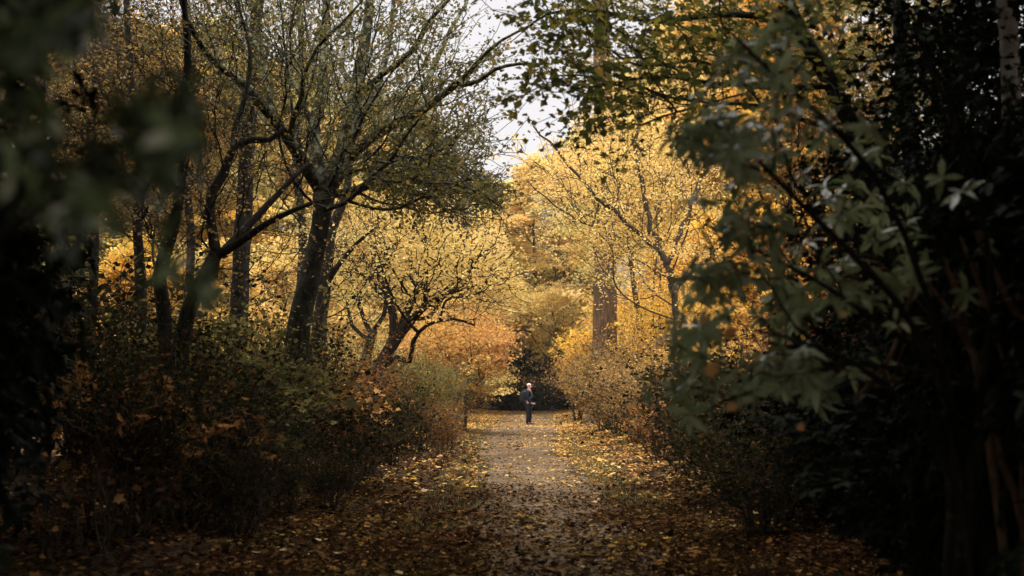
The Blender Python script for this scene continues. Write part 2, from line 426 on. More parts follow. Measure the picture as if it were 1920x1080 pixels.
        for l in range(2):
            for j in range(S):
                j2 = (j + 1) % S
                tq.append([l * S + j, l * S + j2, (l + 1) * S + j2, (l + 1) * S + j])
        Q = (np.array(tq)[None] + (np.arange(len(thin)) * 9)[:, None, None]).reshape(-1, 4)
        W.add(V.reshape(-1, 3), Q)
    # anchors: thin nodes far from the fixed guides
    sel = np.array([k for k in order if cnt[k] <= 3], int)
    dirs = norm(allP[sel] - allP[parA[sel]])
    return W, allP[sel], dirs

def limb(pts, Y, radii_px, dys=None):
    """limb drawn from image points at distance Y (dys: extra distance per point)"""
    out = []
    for i, (x, y) in enumerate(pts):
        yy = Y + (dys[i] if dys is not None else 0)
        out.append(at(x, y, yy))
    r = np.interp(np.linspace(0, 1, len(pts)), np.linspace(0, 1, len(radii_px)), radii_px) * Y / F
    return np.array(out), r

def wander(a, b, n, amp, rng):
    t = np.linspace(0, 1, n)[:, None]
    P = np.asarray(a) * (1 - t) + np.asarray(b) * t
    off = np.cumsum(rng.normal(0, amp, (n, 3)), axis=0); off -= off[0] * (1 - t) + off[-1] * t
    return P + off

def ell(rng, n, c, r, shell=0.5, zmin=None):
    """random points in an ellipsoid, biased to its outside"""
    d = rand_dir(rng, n); q = rng.random(n) ** (1 / 3.0); q = shell * (0.75 + 0.25 * rng.random(n)) * (rng.random(n) < shell) + 0
    rad = np.where(rng.random(n) < shell, rng.uniform(0.75, 1.0, n), rng.random(n) ** (1 / 3.0))
    p = np.asarray(c) + d * rad[:, None] * np.asarray(r)
    if zmin is not None: p = p[p[:, 2] > zmin]
    return p

def layered(rng, n, H, z0, R, nlayer, thick=0.25):
    """points in drooping horizontal layers: a broad deciduous crown"""
    pts = []
    for i in range(nlayer):
        f = (i + 0.5) / nlayer
        z = z0 + (H - z0) * f
        rr = R * math.sin(math.pi * min(1, 0.30 + 0.68 * f)) ** 0.6
        nl = int(n / nlayer)
        nb = rng.integers(5, 8); az = rng.random(nb) * 6.28
        a = az[rng.integers(0, nb, nl)] + rng.normal(0, 0.42, nl); q = np.sqrt(rng.random(nl)) * rr * (0.8 + 0.35 * np.sin(a * 2 + i * 1.7))
        zz = z + rng.normal(0, thick, nl) - 0.05 * q * q / max(R, 1) + 0.6 * np.sin(a * 3 + i)
        pts.append(np.stack([q * np.cos(a), q * np.sin(a), zz], 1))
    p = np.concatenate(pts)
    return p[p[:, 2] > 0.4]

# ================================================================ SETTING
# ground: one sheet to the horizon
def grid_axis(lo, hi, step, far, k):
    core = np.arange(lo, hi + step / 2, step)
    e = [hi]; s = step
    while e[-1] < far: s *= k; e.append(e[-1] + s)
    b = [lo]; s = step
    while b[-1] > -far: s *= k; b.append(b[-1] - s)
    return np.concatenate([np.array(b[1:])[::-1], core, np.array(e[1:])])
gx = grid_axis(-9, 9, 0.25, 900, 1.35); gy = grid_axis(0, 100, 0.4, 900, 1.4)
XX, YY = np.meshgrid(gx, gy, indexing='xy')
rg = np.random.default_rng(1)
ZZ = gz(XX, YY) * np.exp(-np.maximum(0, np.abs(XX) - 60) / 80) + rg.normal(0, 0.008, XX.shape) * (np.abs(XX - 0.45) > 1.6)
nx, ny = len(gx), len(gy)
ii = (np.arange(ny - 1)[:, None] * nx + np.arange(nx - 1)[None]).ravel()
gm = bpy.data.materials.new("forest_floor"); gm.use_nodes = True
t = gm.node_tree; d = t.nodes["Principled BSDF"]; d.inputs["Roughness"].default_value = 0.95; d.inputs["Specular IOR Level"].default_value = 0.1
n1 = t.nodes.new("ShaderNodeTexNoise"); n1.inputs["Scale"].default_value = 9; n1.inputs["Detail"].default_value = 10; n1.inputs["Roughness"].default_value = 0.75
tcg = t.nodes.new("ShaderNodeTexCoord"); t.links.new(tcg.outputs["Object"], n1.inputs["Vector"])
cr = t.nodes.new("ShaderNodeValToRGB"); e = cr.color_ramp.elements
e[0].position = 0.33; e[0].color = (0.008, 0.005, 0.003, 1); e[1].position = 0.75; e[1].color = (0.13, 0.07, 0.024, 1)
q = e.new(0.5); q.color = (0.035, 0.02, 0.008, 1)
t.links.new(n1.outputs["Fac"], cr.inputs[0]); t.links.new(cr.outputs[0], d.inputs["Base Color"])
bp = t.nodes.new("ShaderNodeBump"); bp.inputs["Distance"].default_value = 0.05; t.links.new(n1.outputs["Fac"], bp.inputs["Height"]); t.links.new(bp.outputs[0], d.inputs["Normal"])
g = raw_mesh("ground", np.stack([XX.ravel(), YY.ravel(), ZZ.ravel()], 1), [np.stack([ii, ii + 1, ii + nx + 1, ii + nx], 1)], gm, smooth=True)
tag(g, "dark forest floor strewn with brown leaf litter", kind="structure")

# gravel path
def pc(y):   # centre line
    y = np.asarray(y, float)
    return np.interp(y, [0, 20, 26, 35, 46, 61, 75, 90, 97, 110], [0.40, 0.45, 0.42, 0.12, 0.10, 0.42, 0.80, 1.15, 2.6, 9.0])
def pw(y):   # half width
    return np.interp(y, [0, 20, 35, 44, 52, 61, 90, 110], [1.05, 0.95, 0.92, 1.35, 1.65, 1.6, 1.6, 1.8])
ys = np.arange(-4, 112, 0.22); K = 13
edge = rg.normal(0, 0.07, (len(ys), 2)) + 0.20 * np.sin(ys[:, None] * 0.8 + np.array([[0, 2.0]])) + 0.08 * np.sin(ys[:, None] * 2.3 + np.array([[1, 0.4]]))
u = np.linspace(-1, 1, K)[None]
PX = pc(ys)[:, None] + u * pw(ys)[:, None] + np.where(u < 0, edge[:, :1] * u, edge[:, 1:] * u)
PY = np.repeat(ys[:, None], K, 1)
PZ = gz(PX, PY) + 0.012 - 0.010 * u ** 4 + 0.004
ii = (np.arange(len(ys) - 1)[:, None] * K + np.arange(K - 1)[None]).ravel()
pm = bpy.data.materials.new("path_gravel"); pm.use_nodes = True
t = pm.node_tree; d = t.nodes["Principled BSDF"]; d.inputs["Roughness"].default_value = 0.9; d.inputs["Specular IOR Level"].default_value = 0.15
tcg = t.nodes.new("ShaderNodeTexCoord")
v1 = t.nodes.new("ShaderNodeTexVoronoi"); v1.inputs["Scale"].default_value = 38; t.links.new(tcg.outputs["Object"], v1.inputs["Vector"])
n2 = t.nodes.new("ShaderNodeTexNoise"); n2.inputs["Scale"].default_value = 0.9; n2.inputs["Detail"].default_value = 9; n2.inputs["Roughness"].default_value = 0.7; t.links.new(tcg.outputs["Object"], n2.inputs["Vector"])
cr = t.nodes.new("ShaderNodeValToRGB"); e = cr.color_ramp.elements
e[0].position = 0.3; e[0].color = (0.036, 0.019, 0.006, 1); e[1].position = 0.72; e[1].color = (0.185, 0.120, 0.048, 1)
q = e.new(0.52); q.color = (0.088, 0.052, 0.018, 1)
t.links.new(n2.outputs["Fac"], cr.inputs[0])
mxx = t.nodes.new("ShaderNodeMix"); mxx.data_type = 'RGBA'; mxx.blend_type = 'MULTIPLY'; mxx.inputs[0].default_value = 0.45
t.links.new(cr.outputs[0], mxx.inputs[6]); t.links.new(v1.outputs["Color"], mxx.inputs[7])
hsv = t.nodes.new("ShaderNodeHueSaturation"); hsv.inputs["Saturation"].default_value = 0.9
hs2 = t.nodes.new("ShaderNodeHueSaturation"); hs2.inputs["Saturation"].default_value = 0.0; hs2.inputs["Value"].default_value = 1.6
t.links.new(v1.outputs["Color"], hs2.inputs["Color"]); t.links.new(hs2.outputs[0], mxx.inputs[7])
t.links.new(mxx.outputs[2], hsv.inputs["Color"]); t.links.new(hsv.outputs[0], d.inputs["Base Color"])
bp = t.nodes.new("ShaderNodeBump"); bp.inputs["Distance"].default_value = 0.012; bp.inputs["Strength"].default_value = 0.7
t.links.new(v1.outputs["Distance"], bp.inputs["Height"]); t.links.new(bp.outputs[0], d.inputs["Normal"])
p = raw_mesh("path", np.stack([PX.ravel(), PY.ravel(), PZ.ravel()], 1), [np.stack([ii, ii + 1, ii + K + 1, ii + K], 1)], pm, smooth=True)
tag(p, "pale gravel footpath running to the man", kind="structure")

# ---------------------------------------------------------------- fallen leaves, grass
def scatter(n, x0, x1, y0, y1, rng, dens):
    x = rng.uniform(x0, x1, n); y = rng.uniform(y0, y1, n)
    k = rng.random(n) < dens(x, y)
    x, y = x[k], y[k]
    return np.stack([x, y, gz(x, y) + rng.uniform(0.012, 0.035, len(x))], 1)

def patchy(x, y, s, ph=0.0):
    return 0.5 + 0.25 * np.sin(x * 2.1 * s + ph + 1.3 * np.sin(y * 0.7 * s)) + 0.25 * np.sin(y * 1.1 * s + 2 * ph + 1.7 * np.sin(x * 1.3 * s))

def dens_side(x, y):
    a = np.abs(x - pc(y)) / pw(y)
    on = np.where(y < 24, np.interp(y, [10, 14, 20, 24], [0.95, 0.7, 0.30, 0.18]), 0.12) * (0.4 + 1.1 * patchy(x, y, 1.7))
    band = np.exp(-((y - 57.5) / 2.0) ** 2) * 0.9 + np.exp(-((y - 68) / 3.5) ** 2) * 0.8 + np.exp(-((y - 38.5 - 0.8 * x) / 1.6) ** 2) * 0.7 + np.exp(-((y - 30 - 1.2 * x) / 1.0) ** 2) * 0.25
    on = np.maximum(on, band * (0.3 + 0.7 * patchy(x, y, 2.5, 1)))
    w = np.clip((a - 0.62 - 0.35 * patchy(x, y, 1.9, 3.0) + 0.25 * (y < 18)) / 0.35, 0, 1)
    return on * (1 - w) + w

def litter(name, P, size, tmpl, mat, rng, bias, label):
    n = len(P)
    ax = rng.normal(size=(n, 3)); ax[:, 2] *= 0.18
    nr = rng.normal(size=(n, 3)) * 0.28; nr[:, 2] = 1
    tone = np.clip(rng.random(n) ** 1.1 + bias(P[:, 0], P[:, 1]) + rng.normal(0, .05, n), 0, 1)
    V, f, tt = leaf_geo(P, ax, nr, size * np.clip(rng.lognormal(-0.05, 0.35, n), 0.35, 1.9), tmpl, rng, tone)
    o = raw_mesh(name, V, f, mat, None, tt)
    tag(o, label, "fallen leaves", kind="stuff")

r1 = np.random.default_rng(11)
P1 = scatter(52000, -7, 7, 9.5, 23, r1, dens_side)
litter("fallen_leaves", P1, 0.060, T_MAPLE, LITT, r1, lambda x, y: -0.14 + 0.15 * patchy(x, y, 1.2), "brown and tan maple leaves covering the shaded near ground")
P2 = scatter(230000, -13, 14, 22.5, 97, r1, lambda x, y: dens_side(x, y) * np.clip(1.2 - np.abs(x) / 16, 0.3, 1))
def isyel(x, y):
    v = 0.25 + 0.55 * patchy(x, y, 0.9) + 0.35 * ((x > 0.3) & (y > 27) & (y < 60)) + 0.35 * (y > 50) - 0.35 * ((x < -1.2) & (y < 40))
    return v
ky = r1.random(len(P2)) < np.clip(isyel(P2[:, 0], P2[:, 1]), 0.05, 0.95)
P3 = scatter(230000, -6.5, 7, 9.5, 62, r1, lambda x, y: np.interp(y, [10, 17, 22, 28, 40, 62], [1, .9, .6, .4, .25, .12]) * (0.15 + 1.1 * patchy(x, y, 2.9, 2)) * np.where(np.abs(x - pc(y)) < 1.9, 1, 0.35))
P3[:, 2] -= 0.006
P4 = scatter(190000, -2.8, 3.8, 9.5, 27, r1, lambda x, y: np.interp(y, [10, 15, 19, 24, 27], [1, 0.8, .45, .15, 0]) * np.clip(0.35 + np.abs(x - pc(y)), 0.35, 1) * np.clip(0.55 + 0.6 * patchy(x, y, 2.3, 4), 0, 1)); P4[:, 2] -= 0.008  # extra near crumbs: their brown stands in for shade on the path
P3 = np.concatenate([P3, P4])
litter("leaf_crumbs", P3, 0.034, T_SIMPLE, LITT, r1, lambda x, y: -0.02 + 0 * x, "crumbled brown leaf fragments trodden into the gravel, massed nearby to darken it like shade")
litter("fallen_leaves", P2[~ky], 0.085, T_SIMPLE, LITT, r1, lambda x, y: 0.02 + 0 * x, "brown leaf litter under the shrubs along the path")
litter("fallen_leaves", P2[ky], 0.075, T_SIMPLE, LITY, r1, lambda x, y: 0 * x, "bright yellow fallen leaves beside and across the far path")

def grass(n, rects, rng):
    P = []
    for (x0, x1, y0, y1, k) in rects:
        x = rng.uniform(x0, x1, k); y = rng.uniform(y0, y1, k); keep = patchy(x, y, 2.2, .5) > 0.42
        P.append(np.stack([x[keep], y[keep], gz(x[keep], y[keep]) + 0.0], 1))
    P = np.concatenate(P); n = len(P)
    ax = rng.normal(size=(n, 3)) * 0.55; ax[:, 2] = 1
    V, f, tt = leaf_geo(P, ax, rng.normal(size=(n, 3)), 0.07 * rng.uniform(0.4, 1.4, n), T_BLADE, rng, rng.random(n), 2.2)
    tag(raw_mesh("grass", V, f, GRASS, None, tt), "thin green grass along both edges of the gravel path", "grass", kind="stuff")
grass(0, [(-1.3, -0.4, 16, 33, 3600), (1.3, 2.2, 19, 36, 4200), (-1.7, -0.8, 33, 60, 4000), (1.35, 2.2, 36, 50, 1500), (1.6, 2.6, 60, 85, 2000)], r1)

# ================================================================ TREES BUILT AS MODELS, THEN COPIED
def base_loc(px, Y, dz=-0.1):
    x = (px - 960) / F * Y
    return np.array([x, Y, float(gz(x, Y)) + dz])

# --- tall yellow trees (three models)
def deciduous(name, seed, H, z0, R, nt_, layers, leaf, per, mat, bark, label, cat, spread=0.21, trunk_r=0.22, flat=0.35, tone=0.0, bf=0.45):
    rng = np.random.default_rng(seed)
    root = thing(name, label, cat)
    trunk = wander((0, 0, -0.3), (rng.normal(0, .4), rng.normal(0, .4), H * 0.9), 9, 0.09, rng)
    tr = np.linspace(trunk_r, 0.03, 9)
    T = layered(rng, nt_, H, z0, R, layers)
    W, A, D = grow([(trunk, tr, None)], T, rng, bf=bf, r_tip=0.007, thick=0.03, gamma=0.55, attach_from=z0 * 0.5)
    W.build("trunk", bark, root)
    leaf_mesh("crown", A, per, spread, leaf, mat, root, rng, flat=flat, tone_bias=tone, clump=0.72)
    return root
G_FAR = "golden trees massed beyond the clearing"
tallA = deciduous("maple_tree", 21, 15, 2.5, 5.2, 1700, 10, 0.15, 42, YEL, B_TWIG, "x", "tree")
tallB = deciduous("maple_tree", 22, 15, 1.2, 5.8, 1700, 11, 0.15, 42, YEL, B_TWIG, "x", "tree")
tallC = deciduous("maple_tree", 23, 15, 3.5, 4.5, 1100, 9, 0.14, 24, YELG, B_TWIG, "x", "tree")
lowA = deciduous("maple_tree", 24, 6, 0.4, 3.4, 1100, 8, 0.12, 30, YEL, B_TWIG, "x", "tree", trunk_r=0.12, spread=0.22)
used = set()
def put(model, px, Y, H, label, cat="tree", group=None, mats=None, rot=None, wide=1.0, name=None, dz=-0.1, baseH=15.0):
    s = H / baseH
    loc = base_loc(px, Y, dz)
    rot = (px * 0.37 + Y) % 6.28 if rot is None else rot
    if model.name not in used:
        used.add(model.name)
        model.location = [float(v) for v in loc]; model.rotation_euler = (0, 0, rot); model.scale = (s * wide, s * wide, s)
        model["label"] = label; model["category"] = cat
        if group: model["group"] = group
        if mats:
            for ch in model.children:
                k = ch.name.split('.')[0]
                if k in mats: ch.material_slots[0].link = 'OBJECT'; ch.material_slots[0].material = mats[k]
        return model
    return copy_tree(model, loc, rot, (s * wide, s * wide, s), label, cat, group, mats, name)

S_FAR = "golden yellow broadleaf tree in the bright mass beyond the clearing"
far_list = [
    # px, Y, H, model, leaf material, label
    (1010, 100, 17.5, tallA, None, "rounded golden treetop at the foot of the open sky gap"),
    (1120, 104, 20, tallB, YELG, "tall golden tree directly behind the fissured trunk"),
    (1190, 92, 21, tallA, None, "tall golden tree just right of the fissured trunk top"),
    (1290, 88, 24, tallB, YELG, "golden tree rising behind the slender fine branched tree"),
    (1380, 80, 25, tallA, None, "golden tree seen through the upper rhododendron sprays"),
    (1500, 75, 24, tallB, GOLD, "deep gold tree glimpsed behind the dark slanting limb"),
    (1640, 70, 23, tallC, OLIVE, "olive tree standing behind the dark branches at upper right"),
    (1780, 66, 22, tallC, OLIVE, "thin olive tree behind the forked dark trunk at right"),
    (900, 108, 17, tallB, None, "golden tree below the drooping twigs left of the sky gap"),
    (830, 95, 14.5, tallA, YELG, "yellow green tree above the gnarled tree's canopy"),
    (760, 88, 16, tallB, None, "golden tree behind the gnarled tree"),
    (800, 118, 26, tallC, None, "tall thin yellow tree left of the open sky gap"),
    (660, 84, 17, tallA, None, "golden tree showing just right of the lichened trunk"),
    (560, 78, 17, tallB, None, "golden tree framed between lichened trunk and straight dark trunk"),
    (470, 74, 18, tallA, None, "golden tree behind the straight dark trunk"),
    (370, 70, 19, tallB, None, "golden tree glowing behind the forked leaning tree"),
    (260, 66, 18, tallA, GOLD, "deep gold tree behind the thin dark trunks at left"),
    (140, 62, 19, tallB, OLIVE, "olive tree behind the blurred leaves at left"),
    (30, 58, 18, tallA, OLIVE, "olive gold tree at the far left edge"),
    (720, 110, 25, tallC, OLIVE, "tall olive tree behind the right hand lichened limbs"),
    (600, 104, 26, tallC, OLIVE, "tall olive tree behind the lichened tree's fork"),
    (480, 96, 21, tallB, OLIVE, "tall dense olive tree behind the left lichened limbs"),
    (340, 90, 19, tallA, OLIVE, "tall olive brown tree behind the slim curved trunk"),
    (180, 84, 18, tallC, OLIVE, "tall thin olive tree deep in the upper left"),
    (1075, 118, 22, tallC, YELG, "thin yellow green tree left of the fissured trunk"),
    (955, 128, 20, tallA, YELG, "farthest yellow green tree in the base of the sky gap"),
    (1250, 112, 27, tallA, None, "very tall pale gold tree high behind the slender tree"),
    (1420, 104, 29, tallB, None, "very tall golden tree high behind the overhanging branches"),
]
for px, Y, H, mod, m, lab in far_list:
    put(mod, px, Y, H, lab, "tree", "far trees of the wood", mats={"crown": m} if m else None)
low_list = [
    (560, 56, 6.5, None, "low yellow maple just left of the lichened trunk"),
    (480, 60, 6.5, YELG, "low yellow green maple beside the straight dark trunk"),
    (400, 52, 6.0, None, "low yellow maple between the leaning and straight trunks"),
    (330, 56, 6.0, None, "low yellow maple between the curved slim trunk and the leaning tree"),
    (650, 62, 7.0, YELG, "low yellow green maple behind the smaller twisted tree"),
    (730, 66, 8.0, None, "low yellow maple behind the gnarled black stems"),
    (240, 50, 6, GOLD, "low deep gold maple behind the thin trunk in the left shade"),
    (610, 70, 8, None, "low yellow maple right behind the lichened trunk"),
    (745, 74, 8.2, None, "low yellow maple between gnarled tree and peach bush"),
    (810, 84, 8.0, None, "low yellow maple rising above the peach bush"),
    (930, 112, 10.0, YELG, "yellow green maple above the dark opening, left side"),
    (1040, 112, 11, YELG, "yellow green maple above the dark opening, right side"),
    (1250, 74, 8.0, None, "low yellow maple behind the loose gold bush"),
    (1280, 66, 8, GOLD, "low deep gold maple above the loose gold bush"),
    (1380, 60, 8.5, GOLD, "low deep gold maple seen through the middle rhododendron sprays"),
    (1500, 56, 8, GOLD, "low deep gold maple glimpsed through the dark right shade"),
    (1150, 108, 12, YELG, "yellow green maple right behind the fissured trunk base"),
]
for px, Y, H, m, lab in low_list:
    put(lowA, px, Y, H, lab, "tree", "low maples under the far trees", mats={"crown": m} if m else None, baseH=6.0, wide=1.05)

# --- shrubs (four models)
def shrub(name, seed, H, R, nstem, ntar, leaf, per, mat, bark, label, cat="shrub", spread=0.09, tmpl=T_SIMPLE, tip=0.004, flat=0.8, zlow=0.15, droop=0.0, width=1.0):
    rng = np.random.default_rng(seed)
    root = thing(name, label, cat)
    G = []
    for i in range(nstem):
        a = rng.random() * 6.28; q = R * rng.uniform(0.15, 0.75)
        b = (0.12 * math.cos(a) * rng.random(), 0.12 * math.sin(a) * rng.random(), -0.15)
        e_ = (q * math.cos(a), q * math.sin(a), H * rng.uniform(0.55, 0.9))
        G.append((wander(b, e_, 6, 0.05 * H, rng), np.linspace(0.022, 0.008, 6) * (H / 1.8) ** 0.7, None))
    nl = nstem + 5
    ctr = np.array([G[i % nstem][0][rng.integers(3, 6)] + rng.normal(0, 0.12, 3) * [R, R, H * 0.6] for i in range(nl)])
    lob = rng.integers(0, nl, ntar); sz = rng.uniform(0.10, 0.30, nl)
    T = ctr[lob] + rng.normal(size=(ntar, 3)) * sz[lob][:, None] * [R, R, H * 0.5]
    T = T[T[:, 2] > zlow]
    for q in range(46 if ntar > 200 else 8):
        dd = rand_dir(rng, 1)[0]; dd[2] = abs(dd[2]) + 0.25; dd /= np.linalg.norm(dd); L = rng.uniform(1.0, 2.0)
        T = np.vstack([T, [(dd * f + rng.normal(0, 0.02, 3)) * [R * 0.9, R * 0.9, H * 0.5] + [0, 0, H * 0.45] for f in np.linspace(0.8, L, 6)]])
    W, A, D = grow(G, T, rng, bf=0.6, r_tip=tip, thick=0.015, gamma=0.35, attach_from=0.25)
    W.build("stems", bark, root)
    leaf_mesh("foliage", A, per, spread, leaf, mat, root, rng, tmpl=tmpl, flat=flat, droop=droop, clump=0.4, width=width)
    return root
shA = shrub("shrub", 31, 1.9, 1.25, 12, 1100, 0.052, 9, BRN, B_TWIG, "x")
shB = shrub("shrub", 32, 1.6, 1.2, 14, 800, 0.075, 4, DUSK, B_TWIG, "x")
shC = shrub("shrub", 33, 1.7, 1.1, 14, 900, 0.055, 4, RUST, B_TWIG, "x")
def rhodo_whorls(name, A, D, per, size, mat, parent, rng, droop=0.25, width=1.0, tone_bias=0.0):
    """leaves radiating round every twig end"""
    n = len(A) * per
    az = np.tile(np.arange(per) * 2 * math.pi / per, len(A)) + np.repeat(rng.random(len(A)) * 6.28, per) + rng.normal(0, 0.25, n)
    Dn = norm(D + np.array([0, 0, 0.5])); ref = np.tile([[0.3, 0.9, 0.1]], (len(A), 1))
    U = norm(np.cross(Dn, ref)); Wv = np.cross(Dn, U)
    Ur, Wr, Dr = (np.repeat(q_, per, 0) for q_ in (U, Wv, Dn))
    ax = np.cos(az)[:, None] * Ur + np.sin(az)[:, None] * Wr + Dr * rng.uniform(-0.25, 0.7, n)[:, None]; ax[:, 2] -= droop
    nr = Dr + rng.normal(0, 0.25, (n, 3))
    pos = np.repeat(A, per, 0) + rng.normal(0, size * 0.06, (n, 3))
    tone = np.clip(0.5 * rng.random(n) + 0.5 * np.repeat(rng.random(len(A)), per) + tone_bias, 0, 1)
    V, f, t_ = leaf_geo(pos, ax, nr, size * rng.uniform(0.65, 1.2, n), T_OVAL, rng, tone, width)
    return raw_mesh(name, V, f, mat, parent, t_)
def evergreen(name, seed, H, R, ntar, leaf, mat, label, per=9, zlow=0.1, nstem=6, width=1.2):
    rng = np.random.default_rng(seed)
    root = thing(name, label, "evergreen shrub")
    G = []
    for i in range(nstem):
        a = i * 6.28 / nstem + rng.random(); q = R * rng.uniform(0.2, 0.6)
        G.append((wander((0.15 * math.cos(a), 0.15 * math.sin(a), -0.2), (q * math.cos(a), q * math.sin(a), H * rng.uniform(0.6, 0.85)), 7, 0.08 * H, rng), np.linspace(0.07, 0.02, 7) * H / 4, None))
    T = ell(rng, ntar, (0, 0, H * 0.5), (R, R, H * 0.52), 0.5, zlow); T += rng.normal(0, 0.15, T.shape)
    T[:, :2] *= (0.85 + 0.18 * np.sin(np.arctan2(T[:, 1], T[:, 0]) * 4 + T[:, 2] * 2))[:, None]
    W, A, D = grow(G, T, rng, bf=0.6, r_tip=0.006, thick=0.02, gamma=0.45, attach_from=0.3)
    W.build("stems", B_DARK, root)
    rhodo_whorls("foliage", A, D, per, leaf, mat, root, rng, width=width)
    return root
evA = evergreen("rhododendron_bush", 41, 4.2, 2.3, 3400, 0.15, EVER, "x")
evB = evergreen("rhododendron_bush", 42, 3.6, 2.2, 1700, 0.14, FARG, "x", per=8)

# far dark rhododendrons closing the path behind the man
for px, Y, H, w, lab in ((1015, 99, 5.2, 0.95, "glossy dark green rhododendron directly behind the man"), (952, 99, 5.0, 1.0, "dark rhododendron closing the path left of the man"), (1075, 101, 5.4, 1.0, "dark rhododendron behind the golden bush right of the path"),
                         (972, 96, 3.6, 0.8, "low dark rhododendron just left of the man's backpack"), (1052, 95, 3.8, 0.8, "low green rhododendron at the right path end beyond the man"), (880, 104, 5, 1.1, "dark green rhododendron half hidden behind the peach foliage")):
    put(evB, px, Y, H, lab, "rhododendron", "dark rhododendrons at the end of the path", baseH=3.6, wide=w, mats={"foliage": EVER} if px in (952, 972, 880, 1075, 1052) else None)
for px, Y, H, w_ in ((800, 108, 5, "behind the peach bush"), (700, 105, 5, "behind the gnarled tree"), (560, 100, 5, "beside the lichened trunk"), (420, 95, 5, "behind the leaning tree's fork"), (1180, 108, 6, "behind the pale lichened bush"),
                     (1300, 100, 6, "behind the loose gold bush"), (1440, 92, 6, "behind the middle rhododendron sprays"), (1600, 84, 6, "behind the dark right shade")):
    put(evB, px, Y, H, "dark evergreen bush far " + w_, "rhododendron", "evergreen bushes under the far trees", baseH=3.6, wide=1.4)

# left bank shrubs
left = [
    # px, Y, H, model, mat, label
    (866, 66, 2.1, shA, BRN, "brown and gold shrub at the far left edge of the path by the dark opening"),
    (850, 52, 2.5, shA, BRN, "fine twigged brown shrub under the peach foliage"),
    (800, 44, 2.5, shA, OLIVE, "olive green shrub below the gnarled dark stems"),
    (745, 38, 2.3, shA, OLIVE, "broad olive shrub left of the path"),
    (690, 33, 2.3, shC, RUST, "rust orange shrub at the foot of the gnarled tree"),
    (640, 29, 2.1, shC, RUST, "red brown shrub right of the lichened trunk base"),
    (790, 33, 1.4, shC, RUST, "low rusty shrub on the bank beside the path"),
    (830, 40, 1.3, shC, BRN, "low brown shrub spilling towards the path"),
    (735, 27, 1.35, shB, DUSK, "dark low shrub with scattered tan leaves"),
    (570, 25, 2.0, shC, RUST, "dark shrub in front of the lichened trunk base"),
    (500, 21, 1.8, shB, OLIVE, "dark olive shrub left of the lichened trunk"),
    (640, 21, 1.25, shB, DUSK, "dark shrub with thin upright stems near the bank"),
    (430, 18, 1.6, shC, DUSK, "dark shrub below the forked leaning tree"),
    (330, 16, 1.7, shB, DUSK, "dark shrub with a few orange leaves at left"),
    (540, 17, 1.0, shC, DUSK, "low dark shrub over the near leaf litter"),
    (600, 45, 2.6, shA, YELG, "yellow green shrub behind the lichened trunk"),
    (470, 40, 2.4, shA, YELG, "yellow green shrub behind the straight dark trunk"),
    (380, 34, 2.4, shA, GOLD, "golden shrub behind the leaning forked trunk"),
    (300, 30, 2.4, shA, OLIVE, "olive shrub behind the slim curved trunk"),
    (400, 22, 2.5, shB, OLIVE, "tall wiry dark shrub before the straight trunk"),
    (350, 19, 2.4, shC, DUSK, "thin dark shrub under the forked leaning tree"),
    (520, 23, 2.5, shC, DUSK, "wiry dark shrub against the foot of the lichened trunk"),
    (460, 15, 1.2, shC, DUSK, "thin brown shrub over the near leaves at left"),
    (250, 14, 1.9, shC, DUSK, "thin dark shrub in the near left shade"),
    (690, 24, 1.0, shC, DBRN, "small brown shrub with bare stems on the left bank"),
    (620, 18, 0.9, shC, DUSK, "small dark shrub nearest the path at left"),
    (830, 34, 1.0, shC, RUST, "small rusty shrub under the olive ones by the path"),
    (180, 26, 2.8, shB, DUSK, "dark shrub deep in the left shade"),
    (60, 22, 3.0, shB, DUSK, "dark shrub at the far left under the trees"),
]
for px, Y, H, mod, m, lab in left:
    put(mod, px, Y, H, lab, "shrub", "shrubs on the left bank", mats={"foliage": m}, baseH={shA.name: 1.9, shB.name: 1.6, shC.name: 1.7}[mod.name], wide=0.72 + ((px * 7 + int(Y) * 13) % 40) / 90)
sapl = shrub("sapling", 34, 1.5, 0.8, 6, 90, 0.13, 1, RUST, B_TWIG, "x", tmpl=T_MAPLE, spread=0.05, droop=0.3)
for px, Y, H, m, lab in ((195, 12.6, 1.1, LITT, "sapling with a few drooping tan leaves in the bottom left shade"), (385, 15.5, 1.8, RUST, "sapling with orange leaves in the dark left thicket"), (235, 14.5, 1.9, RUST, "sapling with rust orange leaves before the left dark bushes"),
                         (480, 19, 2.1, OLIVE, "olive leaved sapling below the straight dark trunk"), (650, 24, 1.9, ORG, "sapling with orange leaves below the gnarled tree"), (600, 21, 1.7, RUST, "sapling with rust leaves right of the lichened trunk base"),
                         (1400, 12.0, 0.4, LITT, "tiny sapling with brown leaves at the bottom right"), (1275, 29, 1.9, RUST, "sapling with red brown leaves beside the bare dark stems at right"), (110, 12.3, 0.7, LITT, "tiny sapling with brown leaves at the bottom left"), (830, 36, 1.3, BRN, "brown leaved sapling on the bank under the peach bush")):
    put(sapl, px, Y, H, lab, "sapling", "saplings among the shrubs", mats={"foliage": m}, baseH=1.5)
